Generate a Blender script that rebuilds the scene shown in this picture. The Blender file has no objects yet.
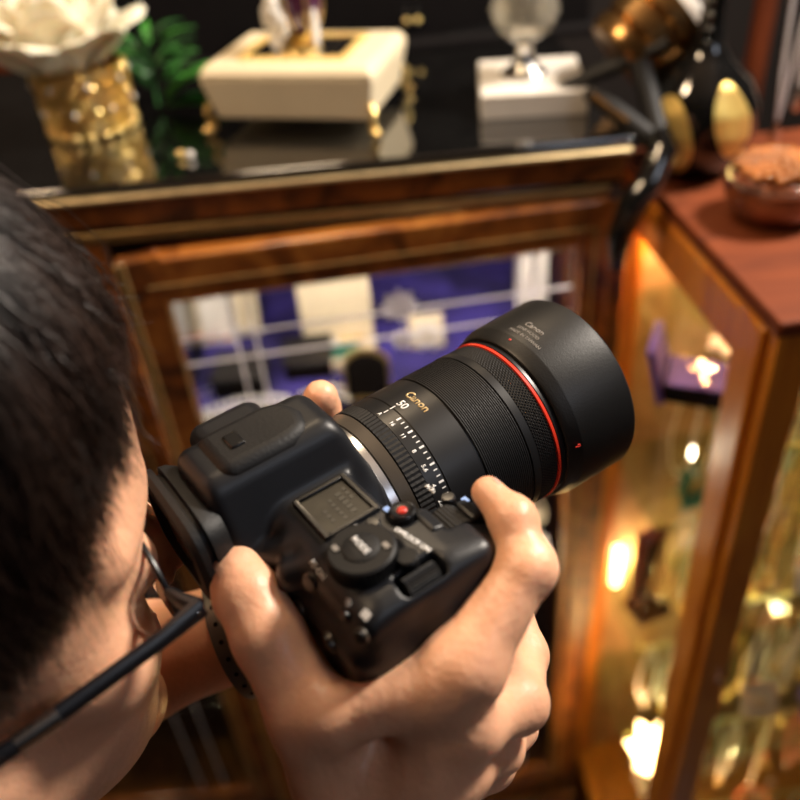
import bpy, bmesh, math, random
import numpy as np
from mathutils import Vector, Matrix
random.seed(7); np.random.seed(7)
PI = math.pi
col = bpy.context.scene.collection
scene = bpy.context.scene

# ------------------------------------------------------------------ world frame
FPX = 850.0
_d = np.array([105/FPX, 1110/FPX, 1.0]); _d /= np.linalg.norm(_d)
_Z = -_d; _Y = np.array([0, 0, 1.0]) - _Z[2]*_Z; _Y /= np.linalg.norm(_Y); _X = np.cross(_Y, _Z)
WM = np.array([_X, _Y, _Z]); EYE = np.array([0, 0, 1.55])
def ray(px, py): return WM @ np.array([(px-400)/FPX, (py-400)/FPX, 1])
def gz(px, py, z): r = ray(px, py); return Vector(EYE + r*(z-1.55)/r[2])
def gy(px, py, y): r = ray(px, py); return Vector(EYE + r*y/r[1])

# frame of the photographer's camera: x right, y forward (lens axis), z up, origin at the lens mount
Rb = WM @ np.array([.57089, .43514, -.69623]); Ub = WM @ np.array([-.1323, -.78816, -.60108]); Fb = WM @ np.array([.8103, -.43526, .39238])
Tb = EYE + WM @ np.array([-.01959, .04484, .35154])
BODY = Matrix(((Rb[0], Fb[0], Ub[0], Tb[0]), (Rb[1], Fb[1], Ub[1], Tb[1]), (Rb[2], Fb[2], Ub[2], Tb[2]), (0, 0, 0, 1)))
_q = BODY.to_quaternion()
BODY = Matrix.Translation(Vector(Tb)) @ _q.to_matrix().to_4x4()

# ------------------------------------------------------------------ materials
def nodes(name):
    m = bpy.data.materials.new(name); m.use_nodes = True
    return m, m.node_tree, m.node_tree.nodes['Principled BSDF']
def pm(name, c, rough=.5, metal=0, var=.12, scale=40, bump=0, bscale=200, coat=0, trans=0, sss=0, emit=None, estr=0, ior=1.5, spec=.5, aniso=0, c2=None):
    m, nt, b = nodes(name)
    tc = nt.nodes.new('ShaderNodeTexCoord')
    n = nt.nodes.new('ShaderNodeTexNoise'); n.inputs['Scale'].default_value = scale; n.inputs['Detail'].default_value = 4
    nt.links.new(tc.outputs['Object'], n.inputs['Vector'])
    r = nt.nodes.new('ShaderNodeValToRGB')
    a = [max(0, x*(1-var)) for x in c]; d = [min(1, x*(1+var)) for x in (c2 or c)]
    r.color_ramp.elements[0].position = .35; r.color_ramp.elements[1].position = .65
    r.color_ramp.elements[0].color = (*a, 1); r.color_ramp.elements[1].color = (*d, 1)
    nt.links.new(n.outputs['Fac'], r.inputs['Fac']); nt.links.new(r.outputs['Color'], b.inputs['Base Color'])
    b.inputs['Roughness'].default_value = rough; b.inputs['Metallic'].default_value = metal
    b.inputs['IOR'].default_value = ior; b.inputs['Specular IOR Level'].default_value = spec
    b.inputs['Coat Weight'].default_value = coat; b.inputs['Coat Roughness'].default_value = .08
    b.inputs['Transmission Weight'].default_value = trans
    if sss:
        b.inputs['Subsurface Weight'].default_value = sss; b.inputs['Subsurface Radius'].default_value = (1, .35, .2); b.inputs['Subsurface Scale'].default_value = .006
    if emit: b.inputs['Emission Color'].default_value = (*emit, 1); b.inputs['Emission Strength'].default_value = estr
    if bump:
        n2 = nt.nodes.new('ShaderNodeTexNoise'); n2.inputs['Scale'].default_value = bscale; n2.inputs['Detail'].default_value = 5
        nt.links.new(tc.outputs['Object'], n2.inputs['Vector'])
        bp = nt.nodes.new('ShaderNodeBump'); bp.inputs['Strength'].default_value = bump; bp.inputs['Distance'].default_value = .001
        nt.links.new(n2.outputs['Fac'], bp.inputs['Height']); nt.links.new(bp.outputs['Normal'], b.inputs['Normal'])
    return m
def burl(name, cols, scale=9, coat=.6, rough=.35, stretch=(1, 1, 1)):
    m, nt, b = nodes(name)
    tc = nt.nodes.new('ShaderNodeTexCoord'); mp = nt.nodes.new('ShaderNodeMapping'); mp.inputs['Scale'].default_value = stretch
    n = nt.nodes.new('ShaderNodeTexNoise'); n.inputs['Scale'].default_value = scale; n.inputs['Detail'].default_value = 8; n.inputs['Distortion'].default_value = 1.6
    nt.links.new(tc.outputs['Object'], mp.inputs['Vector']); nt.links.new(mp.outputs['Vector'], n.inputs['Vector'])
    r = nt.nodes.new('ShaderNodeValToRGB'); e = r.color_ramp.elements
    e[0].position = .3; e[0].color = (*cols[0], 1); e[1].position = .72; e[1].color = (*cols[-1], 1)
    if len(cols) > 2: k = e.new(.5); k.color = (*cols[1], 1)
    nt.links.new(n.outputs['Fac'], r.inputs['Fac']); nt.links.new(r.outputs['Color'], b.inputs['Base Color'])
    b.inputs['Roughness'].default_value = rough; b.inputs['Coat Weight'].default_value = coat; b.inputs['Coat Roughness'].default_value = .12
    return m
def glass(name, tint=(1, 1, 1), rough=0):
    # thin pane: transparent with a fresnel reflection, the same for every ray
    m, nt, b = nodes(name); nt.nodes.remove(b)
    out = nt.nodes['Material Output']; mix = nt.nodes.new('ShaderNodeMixShader'); f = nt.nodes.new('ShaderNodeFresnel'); f.inputs['IOR'].default_value = 1.5
    t = nt.nodes.new('ShaderNodeBsdfTransparent'); t.inputs['Color'].default_value = (*tint, 1)
    g = nt.nodes.new('ShaderNodeBsdfGlossy'); g.inputs['Roughness'].default_value = rough
    ge = nt.nodes.new('ShaderNodeNewGeometry'); iv = nt.nodes.new('ShaderNodeMath'); iv.operation = 'SUBTRACT'; iv.inputs[0].default_value = 1; mu = nt.nodes.new('ShaderNodeMath'); mu.operation = 'MULTIPLY'
    nt.links.new(ge.outputs['Backfacing'], iv.inputs[1]); nt.links.new(iv.outputs[0], mu.inputs[0]); nt.links.new(f.outputs[0], mu.inputs[1]); nt.links.new(mu.outputs[0], mix.inputs[0]); nt.links.new(t.outputs[0], mix.inputs[1]); nt.links.new(g.outputs[0], mix.inputs[2]); nt.links.new(mix.outputs[0], out.inputs[0])
    return m
M = {}
M['burl'] = burl('burl_walnut', [(.045, .012, .003), (.24, .072, .011), (.42, .155, .026)], 16)
M['burl_dark'] = burl('burl_dark', [(.02, .006, .002), (.17, .05, .008), (.30, .10, .018)], 18)
M['ebony'] = pm('ebony_lacquer', (.006, .004, .004), .15, coat=1)
M['mirror_black'] = pm('black_glass_top', (.004, .004, .004), .06, ior=1.9, spec=.8, coat=1, var=.3)
M['gold_line'] = pm('gilt_line', (.85, .66, .36), .42, .55, scale=60)
M['gold_dull'] = pm('dull_gilt', (.42, .27, .10), .45, .6, scale=60)
M['cherry'] = burl('cherry_wood', [(.46, .13, .010), (.60, .20, .016), (.70, .27, .026)], 6, coat=.5, rough=.35, stretch=(6, 6, 1))
M['cherry_top'] = burl('cherry_top', [(.10, .020, .005), (.15, .032, .008), (.19, .042, .010)], 6, coat=0, rough=.6, stretch=(1, 5, 1)); M['cherry_top'].node_tree.nodes['Principled BSDF'].inputs['Specular IOR Level'].default_value = .25
M['glass'] = glass('pane_glass', (.97, .98, .97))
M['glass_green'] = glass('shelf_glass', (.86, .95, .9))
def etched():
    m, nt, b = nodes('etched_white'); b.inputs['Base Color'].default_value = (.85, .84, .88, 1); b.inputs['Roughness'].default_value = .6
    n = nt.nodes.new('ShaderNodeTexNoise'); n.inputs['Scale'].default_value = 300
    t = nt.nodes.new('ShaderNodeBsdfTranslucent'); t.inputs['Color'].default_value = (.95, .94, .98, 1); mx = nt.nodes.new('ShaderNodeMixShader'); mx.inputs[0].default_value = .6
    nt.links.new(n.outputs['Fac'], mx.inputs[0]); o = nt.nodes['Material Output']; nt.links.new(b.outputs[0], mx.inputs[1]); nt.links.new(t.outputs[0], mx.inputs[2]); nt.links.new(mx.outputs[0], o.inputs[0]); return m
M['etch'] = etched()
M['velvet_blue'] = pm('blue_velvet', (.018, .013, .11), .9, scale=12, var=.6, c2=(.034, .024, .19))
M['velvet_purple'] = pm('purple_velvet', (.12, .08, .42), .85, scale=20, var=.3)
M['velvet_black'] = pm('black_velvet', (.005, .004, .0045), .95, spec=.15)
M['cream'] = pm('cream_card', (.78, .68, .50), .6, var=.05)
M['white'] = pm('white_card', (.85, .82, .78), .5, var=.05)
M['gold'] = pm('polished_gold', (1, .70, .28), .30, .9, bump=.3, bscale=90)
M['silver'] = pm('polished_silver', (.85, .84, .82), .18, 1)
M['silver_bead'] = pm('silver_bead', (.92, .92, .90), .4, .35)
M['gold_leaf'] = pm('gold_leaf', (.95, .62, .18), .38, .55, scale=30, var=.25)
M['steel'] = pm('brushed_steel', (.62, .62, .64), .28, 1)
M['pearl'] = pm('pearl', (.9, .86, .8), .15, coat=.8)
M['red'] = pm('red_enamel', (.55, .03, .02), .3)
M['coral'] = pm('coral_stone', (.85, .25, .12), .35)
M['green'] = pm('green_felt', (.02, .16, .12), .6)
M['crystal'] = pm('cut_crystal', (1, .97, .88), .03, trans=.9, var=0, ior=1.5)
M['marble'] = pm('white_marble', (.80, .75, .68), .3, scale=9, var=.08, coat=.3)
M['ivory'] = pm('ivory_leatherette', (.80, .68, .47), .42, var=.04, scale=20, bump=.1, bscale=400)
M['petal'] = pm('cream_petal', (.86, .80, .64), .6, var=.06, sss=.15)
M['leaf'] = pm('green_leaf', (.03, .17, .025), .45, scale=25, var=.5, c2=(.06, .28, .04))
M['leaf_dark'] = pm('dark_leaf', (.015, .09, .015), .5, scale=25, var=.5)
M['black_gloss'] = pm('black_glaze', (.006, .006, .006), .08, coat=1)
M['bronze'] = pm('bronze_lacquer', (.34, .19, .07), .25, .9)
M['amber'] = pm('amber_glaze', (.20, .055, .02), .15, coat=1, scale=30, var=.5)
M['nut'] = pm('honey_bead', (.40, .13, .015), .35, coat=.2, scale=50, var=.4)
M['purple_glass'] = pm('purple_enamel', (.08, .02, .06), .25, coat=.7)
# camera
M['cam'] = pm('camera_black', (.0075, .0083, .0110), .40, spec=.38, bump=.06, bscale=2500, var=.08)
M['cam_hood'] = pm('hood_black', (.009, .0085, .0085), .42, spec=.42, bump=.1, bscale=1500, var=.05)
M['cam_lens'] = pm('lens_black', (.010, .010, .011), .36, spec=.4, var=.05)
M['cam_rubber'] = pm('rubber_black', (.007, .007, .008), .55, spec=.35, bump=.2, bscale=800)
M['cam_grey'] = pm('lens_grey_ring', (.10, .085, .07), .32, .3)
M['cam_gloss'] = pm('gloss_black_plastic', (.006, .006, .007), .28)
M['cam_dial'] = pm('dial_black', (.005, .005, .006), .5, spec=.25)
M['cam_grip'] = pm('grip_leather', (.011, .009, .009), .5, bump=.8, bscale=500)
M['print_white'] = pm('white_print', (.75, .75, .75), .6, var=0)
M['print_gold'] = pm('champagne_print', (.62, .47, .25), .35, .5, var=0)
M['print_grey'] = pm('grey_print', (.22, .2, .18), .6, var=0)
M['print_blue'] = pm('blue_print', (.25, .4, .8), .6, var=0)
M['red_ring'] = pm('red_ring', (.75, .045, .02), .3, var=.02)
M['lcd'] = pm('lcd_glass', (.030, .026, .018), .3, scale=60, var=.5, spec=.3)
M['lcd_ink'] = pm('lcd_ink', (.025, .023, .018), .4)
# person
M['skin'] = pm('skin', (.78, .41, .25), .42, scale=35, var=.10, bump=.35, bscale=380, sss=.25, c2=(.82, .44, .27))
M['nail'] = pm('fingernail', (.68, .38, .30), .25, var=.05, sss=.1)
M['hair'] = pm('dark_brown_hair', (.024, .012, .008), .38, scale=30, var=.4, spec=.7)
M['shirt'] = pm('charcoal_cloth', (.02, .02, .024), .85, bump=.4, bscale=600)
M['trouser'] = pm('dark_trouser', (.015, .016, .022), .85)
M['specs'] = pm('spectacle_black', (.006, .006, .008), .35)
M['lens_clear'] = glass('spectacle_lens', (.97, .97, .99))
M['pewter'] = pm('pewter_band', (.16, .15, .13), .38, .7)
M['linen'] = burl('beige_linen', [(.30, .17, .07), (.45, .28, .13), (.58, .40, .22)], 12, coat=0, rough=.7)
M['wall'] = pm('dark_wall', (.010, .006, .005), .8, scale=3)
M['plaster'] = pm('warm_plaster', (.35, .25, .17), .8, scale=3)
M['floor'] = burl('floor_wood', [(.05, .02, .01), (.10, .045, .02)], 3, stretch=(8, 1, 1))
M['lamp'] = pm('lit_lamp_glass', (1, .8, .5), .4, emit=(1, .62, .26), estr=22)
M['lamp_tube'] = pm('lit_tube', (1, .8, .5), .4, emit=(1, .66, .30), estr=14)
M['lamp_white'] = pm('lit_cool_strip', (1, .95, .9), .4, emit=(1, .9, .8), estr=9)
M['lamp_ceiling'] = pm('lit_ceiling_disc', (1, .95, .9), .4, emit=(1, .82, .62), estr=14)

# ------------------------------------------------------------------ objects
def tag(o, label=None, cat=None, group=None, kind=None):
    if label: o['label'] = label
    if cat: o['category'] = cat
    if group: o['group'] = group
    if kind: o['kind'] = kind
    return o
def thing(name, label, cat, loc=(0, 0, 0), rz=0, group=None, mat=None):
    o = bpy.data.objects.new(name, None); col.objects.link(o); o.empty_display_size = .02
    if mat is not None: o.matrix_world = mat
    else: o.location = loc; o.rotation_euler = (0, 0, rz)
    return tag(o, label, cat, group)
class MB:
    """collects shapes and links them as one mesh object"""
    def __init__(s): s.v = []; s.f = []
    def add(s, v, f):
        n = len(s.v); s.v += [tuple(p) for p in v]; s.f += [tuple(i+n for i in q) for q in f]; return s
    def box(s, c, h, rot=None):
        v = []
        for x in (-1, 1):
            for y in (-1, 1):
                for z in (-1, 1):
                    p = Vector((x*h[0], y*h[1], z*h[2]))
                    if rot is not None: p = rot @ p
                    v.append(p+Vector(c))
        return s.add(v, [(0, 1, 3, 2), (4, 6, 7, 5), (0, 4, 5, 1), (2, 3, 7, 6), (0, 2, 6, 4), (1, 5, 7, 3)])
    def span(s, a, b): # box by two corners
        a = Vector(a); b = Vector(b); return s.box((a+b)/2, [abs(t)/2 for t in (b-a)])
    def tube(s, pts, r, n=10, closed=False, cap=True, sy=1):
        pts = [Vector(p) for p in pts]; m = len(pts)
        rs = r if hasattr(r, '__len__') else [r]*m
        v = []; up = None
        for i, p in enumerate(pts):
            if closed: t = pts[(i+1) % m]-pts[i-1]
            else: t = pts[min(i+1, m-1)]-pts[max(i-1, 0)]
            t.normalize()
            if up is None:
                up = Vector((0, 0, 1)) if abs(t.z) < .9 else Vector((1, 0, 0))
            a = t.cross(up)
            if a.length < 1e-6: a = t.cross(Vector((.3, 1, .2)))
            a.normalize(); b = a.cross(t).normalized(); up = b
            for k in range(n):
                w = 2*PI*k/n; v.append(p + a*math.cos(w)*rs[i] + b*math.sin(w)*rs[i]*sy)
        f = []
        for i in range(m if closed else m-1):
            j = (i+1) % m
            for k in range(n):
                l = (k+1) % n; f.append((i*n+k, i*n+l, j*n+l, j*n+k))
        if cap and not closed: f.append(tuple(range(n-1, -1, -1))); f.append(tuple((m-1)*n+k for k in range(n)))
        return s.add(v, f)
    def lathe(s, prof, n=32, c=(0, 0, 0), axis='z', rot=None, arc=None):
        # prof: (r, h) list; closes with the axis when r==0
        v = []; f = []; m = len(prof); c = Vector(c)
        for r, h in prof:
            for k in range(n):
                w = 2*PI*k/n
                p = Vector((r*math.cos(w), r*math.sin(w), h)) if axis == 'z' else (Vector((r*math.cos(w), h, r*math.sin(w))) if axis == 'y' else Vector((h, r*math.cos(w), r*math.sin(w))))
                if rot is not None: p = rot @ p
                v.append(p+c)
        for i in range(m-1):
            for k in range(n):
                l = (k+1) % n
                f.append((i*n+k, i*n+l, (i+1)*n+l, (i+1)*n+k))
        if prof[0][0] > 0: f.append(tuple(range(n-1, -1, -1)))
        if prof[-1][0] > 0: f.append(tuple((m-1)*n+k for k in range(n)))
        return s.add(v, f)
    def ball(s, c, r, n=12, m=8, rot=None):
        r = r if hasattr(r, '__len__') else (r, r, r); v = []; f = []
        for i in range(m+1):
            t = PI*i/m
            for k in range(n):
                w = 2*PI*k/n; p = Vector((r[0]*math.sin(t)*math.cos(w), r[1]*math.sin(t)*math.sin(w), r[2]*math.cos(t)))
                if rot is not None: p = rot @ p
                v.append(p+Vector(c))
        for i in range(m):
            for k in range(n):
                l = (k+1) % n; f.append((i*n+k, (i+1)*n+k, (i+1)*n+l, i*n+l))
        return s.add(v, f)
    def prism(s, poly, h0, h1, mp=None):
        # poly: 2-D points; mp maps (x,y,h) to 3-D
        mp = mp or (lambda x, y, h: (x, y, h)); n = len(poly)
        v = [mp(x, y, h0) for x, y in poly] + [mp(x, y, h1) for x, y in poly]
        f = [tuple(range(n-1, -1, -1)), tuple(range(n, 2*n))] + [(i, (i+1) % n, n+(i+1) % n, n+i) for i in range(n)]
        return s.add(v, f)
    def build(s, name, mat, parent=None, smooth=True, bevel=0, angle=35, seg=2):
        me = bpy.data.meshes.new(name); me.from_pydata(s.v, [], s.f)
        bm = bmesh.new(); bm.from_mesh(me)
        bmesh.ops.remove_doubles(bm, verts=bm.verts, dist=1e-6)
        bmesh.ops.recalc_face_normals(bm, faces=bm.faces)
        bm.to_mesh(me); bm.free()
        me.materials.append(M[mat] if isinstance(mat, str) else mat)
        o = bpy.data.objects.new(name, me); col.objects.link(o)
        if parent is not None: o.parent = parent
        if bevel:
            b = o.modifiers.new('bevel', 'BEVEL'); b.width = bevel; b.segments = seg; b.limit_method = 'ANGLE'; b.angle_limit = math.radians(40)
        if smooth:
            for p in me.polygons: p.use_smooth = True
            try: me.set_sharp_from_angle(angle=math.radians(angle))
            except Exception: pass
        return o
def copy_tree(o, parent=None):
    c = o.copy(); col.objects.link(c)
    if parent is not None: c.parent = parent
    for ch in [k for k in bpy.data.objects if k.parent == o]: copy_tree(ch, c)
    return c
def text(name, s, size, mat, parent, mp, align='CENTER', thick=.0001, bold=.0):
    cu = bpy.data.curves.new(name, 'FONT'); cu.body = s; cu.size = size; cu.align_x = align; cu.align_y = 'CENTER'; cu.offset = bold; cu.resolution_u = 3
    t = bpy.data.objects.new('tmp', cu); col.objects.link(t)
    dg = bpy.context.evaluated_depsgraph_get(); me = bpy.data.meshes.new_from_object(t.evaluated_get(dg)); bpy.data.objects.remove(t)
    bm = bmesh.new(); bm.from_mesh(me)
    r = bmesh.ops.extrude_face_region(bm, geom=bm.faces[:]); up = [v for v in r['geom'] if isinstance(v, bmesh.types.BMVert)]
    ups = set(up)
    for v in bm.verts: v.co = Vector(mp(v.co.x, v.co.y, thick if v in ups else -thick))
    bmesh.ops.recalc_face_normals(bm, faces=bm.faces); bm.to_mesh(me); bm.free()
    me.materials.clear(); me.materials.append(M[mat]); me.name = name
    o = bpy.data.objects.new(name, me); col.objects.link(o); o.parent = parent
    return o

# ------------------------------------------------------------------ implicit surfaces (mm in the camera frame, order right, forward, up)
def V3(*a): return np.array(a, np.float32)
def s_ball(P, c, r): return np.linalg.norm(P-V3(*c), axis=-1)-r
def s_cone(P, a, b, r1, r2):
    a = V3(*a); b = V3(*b); ab = b-a; t = np.clip(((P-a)@ab)/(ab@ab), 0, 1)
    return np.linalg.norm(P-a-t[..., None]*ab, axis=-1)-(r1+(r2-r1)*t)
def s_ell(P, c, r):
    q = (P-V3(*c))/V3(*r); k0 = np.linalg.norm(q, axis=-1); k1 = np.linalg.norm(q/V3(*r), axis=-1)
    return k0*(k0-1)/np.maximum(k1, 1e-6)
def s_box(P, lo, hi, r):
    c = (V3(*lo)+V3(*hi))/2; h = (V3(*hi)-V3(*lo))/2-r; q = np.abs(P-c)-h
    return np.linalg.norm(np.maximum(q, 0), axis=-1)+np.minimum(q.max(-1), 0)-r
def smin(a, b, k):
    h = np.clip(k-np.abs(a-b), 0, None)/k; return np.minimum(a, b)-h*h*k*.25
def smax(a, b, k): return -smin(-a, -b, k)
def nets(fn, lo, hi, h):
    ax = [np.arange(lo[i], hi[i]+h, h, dtype=np.float32) for i in range(3)]
    nx, ny, nz = map(len, ax); vals = np.empty((nx, ny, nz), np.float32)
    YY, ZZ = np.meshgrid(ax[1], ax[2], indexing='ij')
    for i0 in range(0, nx, 16):
        xs = ax[0][i0:i0+16]; P = np.empty((len(xs), ny, nz, 3), np.float32)
        P[..., 0] = xs[:, None, None]; P[..., 1] = YY; P[..., 2] = ZZ; vals[i0:i0+16] = fn(P)
    ins = vals < 0
    c = np.zeros((nx-1, ny-1, nz-1), np.int8)
    for dx in (0, 1):
        for dy in (0, 1):
            for dz in (0, 1): c += ins[dx:nx-1+dx, dy:ny-1+dy, dz:nz-1+dz]
    act = (c > 0) & (c < 8); I = np.argwhere(act); idx = -np.ones(act.shape, np.int64); idx[act] = np.arange(len(I))
    acc = np.zeros((len(I), 3)); cnt = np.zeros(len(I))
    for axs in range(3):
        o1, o2 = [a for a in range(3) if a != axs]
        for a in (0, 1):
            for b in (0, 1):
                s = np.zeros(3, int); s[o1] = a; s[o2] = b; e = s.copy(); e[axs] = 1
                A = vals[tuple((I+s).T)]; B = vals[tuple((I+e).T)]; x = (A < 0) != (B < 0)
                t = np.where(x, A/np.where(x, A-B, 1), 0); p = np.tile(s.astype(float), (len(I), 1)); p[:, axs] += t
                acc[x] += p[x]; cnt[x] += 1
    v = (I+acc/cnt[:, None])*h+np.array([ax[0][0], ax[1][0], ax[2][0]])
    faces = []
    for axs in range(3):
        o1, o2 = (axs+1) % 3, (axs+2) % 3
        sl0 = [slice(None)]*3; sl1 = [slice(None)]*3; sl0[axs] = slice(0, -1); sl1[axs] = slice(1, None)
        A = ins[tuple(sl0)]; B = ins[tuple(sl1)]; E = np.argwhere(A != B)
        E = E[(E[:, o1] > 0) & (E[:, o2] > 0) & (E[:, o1] < vals.shape[o1]-1) & (E[:, o2] < vals.shape[o2]-1)]
        if not len(E): continue
        q = []
        for a, b in ((0, 0), (1, 0), (1, 1), (0, 1)):
            k = E.copy(); k[:, o1] -= a; k[:, o2] -= b; q.append(idx[tuple(k.T)])
        q = np.array(q).T; flip = ~A[tuple(E.T)]; q[flip] = q[flip][:, ::-1]; faces.append(q)
    return v, np.concatenate(faces)
def net_mesh(parts, name, mat, parent, scale=.001, smooth_it=2):
    vs = []; fs = []; n = 0
    for v, f in parts: vs.append(v); fs.append(f+n); n += len(v)
    v = np.concatenate(vs)*scale; f = np.concatenate(fs)
    me = bpy.data.meshes.new(name); me.from_pydata(v.tolist(), [], f.tolist())
    bm = bmesh.new(); bm.from_mesh(me)
    for _ in range(smooth_it): bmesh.ops.smooth_vert(bm, verts=bm.verts, factor=.5, use_axis_x=True, use_axis_y=True, use_axis_z=True)
    bmesh.ops.recalc_face_normals(bm, faces=bm.faces); bm.to_mesh(me); bm.free()
    me.materials.append(M[mat])
    for p in me.polygons: p.use_smooth = True
    o = bpy.data.objects.new(name, me); col.objects.link(o)
    if parent is not None: o.parent = parent
    return o
# ================================================================== THE PHOTOGRAPHER'S CAMERA
camT = thing('mirrorless_camera', 'black mirrorless camera with a hooded lens held up in both hands', 'camera', mat=BODY)
def bodysdf(P):
    r, f, u = P[..., 0], P[..., 1], P[..., 2]
    d = s_box(P, (-60, -42, -47), (84, -8, 33), 7)
    d = smin(d, s_box(P, (16, -47, -47), (84, -10, 26), 7), 4)          # thick rear right
    # right top plate, falling towards the front and the outer end
    tp = s_box(P, (21, -43, 10), (84, 10, 42), 5)
    tp = smax(tp, f-(-8+1.3*np.maximum(r-47, 0)), 3)
    tp = smax(tp, (u-(41.5-.22*np.maximum(f+4, 0))), 3)
    tp = smax(tp, (u+.8*(r-84)-38), 5)
    tp = smax(tp, u-(43+.9*(f+34)), 5)
    d = smin(d, tp, 3)
    g = s_box(P, (52, -25, -47), (85, 24, 36), 12)                       # grip
    g = smax(g, u-(39-.42*np.maximum(f, 0)), 3); g = smax(g, f-(18+.18*u), 4)
    d = smin(d, g, 5)
    m = np.maximum(np.sqrt(r*r+u*u)-38, np.abs(f+7)-7); d = smin(d, m, 4) # mount collar
    # finder hump
    w = 14+(57-u)*.42
    hp = smax(smax(np.abs(r)-w, u-(58-.05*np.maximum(f+10, 0)), 6), smax(f-(1-(u-40)*.25), -(f+58), 5), 6)
    hp = np.maximum(hp, 5-u)
    d = smin(d, hp, 5)
    # bumps beside the finder
    d = smin(d, s_cone(P, (27, -46, 27), (33, -40, 31), 6, 6), 3)
    d = smin(d, s_cone(P, (41, -44, 29), (47, -37, 32), 6.5, 6), 3)
    # recess of the screen, the dial well, the grip dial seat
    d = smax(d, -s_box(P, (24.5, -30.5, 40.6), (45.5, -11.5, 60), .6), .6)
    d = smax(d, -s_box(P, (73.5, -25, 30), (82, -8, 60), 2), 1)
    d = smax(d, -(np.maximum(np.hypot(r-61.5, f+27)-12.6, 40-u)), 1)
    d = smax(d, -s_box(P, (55.5, 1, 34.5), (68.5, 15, 60), 2), 1)
    d = smax(d, -(np.maximum(np.hypot(r-54, f+6)-5.0, 40-u)), .6)
    return d
body = net_mesh([nets(bodysdf, (-64, -64, -51), (90, 32, 62), .8)], 'camera_body', 'cam', camT, smooth_it=2)
# eyecup : stacked rounded rectangles
def srect(a, b, n=40, p=4.2):
    out = []
    for k in range(n):
        w = 2*PI*k/n; c, s = math.cos(w), math.sin(w)
        out.append((a*math.copysign(abs(c)**(2/p), c), b*math.copysign(abs(s)**(2/p), s)))
    return out
def loft(secs, n=40, cx=0, cz=0):
    mb = MB(); v = []; f = []
    for (y, a, b, dz) in secs:
        v += [(cx+x, y, cz+dz+z) for x, z in srect(a, b, n)]
    for i in range(len(secs)-1):
        for k in range(n):
            l = (k+1) % n; f.append((i*n+k, i*n+l, (i+1)*n+l, (i+1)*n+k))
    f.append(tuple(range(n))); f.append(tuple((len(secs)-1)*n+k for k in range(n)))
    return mb.add(v, f)
mm = .001
e = loft([(-56*mm, .022, .0165, 0), (-60*mm, .0245, .0185, 0), (-63*mm, .025, .019, 0), (-63.6*mm, .0225, .017, 0), (-65*mm, .0225, .017, 0), (-65.6*mm, .026, .0195, 0), (-68*mm, .0262, .0195, 0), (-70*mm, .024, .018, 0), (-70.3*mm, .019, .013, 0), (-65*mm, .016, .010, 0)], cz=.0325)
ec = e.build('eyecup', 'cam_rubber', camT)
MB().lathe([(.0095, -.0685), (.0095, -.0655), (0, -.0655)], 24, c=(0, 0, .032), axis='y').build('eyepiece_glass', 'cam_gloss', camT)
# multi-function shoe cover
cov = MB()
poly = [(-12.5, -50), (12.5, -50), (13.5, -44), (13.5, -22), (10.5, -13), (0, -10.5), (-10.5, -13), (-13.5, -22), (-13.5, -44)]
cov.prism([(x*mm, y*mm) for x, y in poly], .044, .0600)
shoe = cov.build('shoe_cover', 'cam_rubber', camT, bevel=.005, seg=6)
MB().box((0, -.0385, .0600), (.0042, .0028, .0009)).build('cover_notch', 'cam_gloss', shoe, bevel=.0006)
# top screen
bz = MB(); w0 = (23.2, -32.2, 46.8, -10.2); w1 = (25, -30.4, 45, -12)
def frame(mb, o, i, z0, z1):
    ox0, oy0, ox1, oy1 = [a*mm for a in o]; ix0, iy0, ix1, iy1 = [a*mm for a in i]
    mb.span((ox0, oy0, z0), (ox1, iy0, z1)); mb.span((ox0, iy1, z0), (ox1, oy1, z1)); mb.span((ox0, iy0, z0), (ix0, iy1, z1)); mb.span((ix1, iy0, z0), (ox1, iy1, z1))
frame(bz, w0, w1, .0395, .0424)
scr = bz.build('screen_bezel', 'cam_gloss', camT, bevel=.0004)
MB().span((.0249, -.0305, .0405), (.0451, -.0119, .0413)).build('screen_glass', 'lcd', scr)
ink = MB()
for i, y in enumerate((-.0145, -.0175, -.0215, -.0255)):
    for k in range(5 if i else 3):
        x = .0295+.0026*k+.001*i
        if random.random() < .8: ink.box((x, y, .0414), (.0009, .0007 if i != 1 else .0011, .00005))
ink.build('screen_digits', 'lcd_ink', scr)
# dials and buttons
def knurl(r, h0, h1, n=48, c=(0, 0), d=.0004, cap=.0006):
    mb = MB(); v = []; N = 2*n
    for rr, h in ((1, h0), (1, h1-cap), (0, h1)):
        for k in range(N):
            q = r+(d if k % 2 else 0) if rr else r-cap; w = 2*PI*k/N; v.append((c[0]+q*math.cos(w), c[1]+q*math.sin(w), h))
    f = [(i*N+k, i*N+(k+1) % N, (i+1)*N+(k+1) % N, (i+1)*N+k) for i in range(2) for k in range(N)]+[tuple(2*N+k for k in range(N)), tuple(range(N))]
    return mb.add(v, f)
dial = knurl(.0112, .0395, .0462, 44, (.0615, -.027)).build('mode_dial', 'cam_dial', camT, angle=30)
MB().lathe([(.0062, .0455), (.0062, .0466), (.0055, .0470), (0, .0472)], 32, c=(.0615, -.027, 0)).build('mode_button', 'cam_rubber', dial)
FLAT = lambda cx, cy, z, a=0: (lambda x, y, h: (cx+x*math.cos(a)-y*math.sin(a), cy+x*math.sin(a)+y*math.cos(a), z+h))
text('mode_word', 'MODE', .0031, 'print_white', dial, FLAT(.0615, -.027, .0474), bold=.00008)
for (cx, cy) in ((.0565, -.0335), (.0665, -.0205)): MB().box((cx, cy, .0466), (.0014, .0009, .00015)).build('dial_mark', 'print_grey', dial)
lev = MB().lathe([(.0040, .0385), (.0040, .0422), (.0034, .0428), (0, .0430)], 24, c=(.0712, -.0165, 0)).build('power_lever', 'cam_dial', camT)
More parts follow.
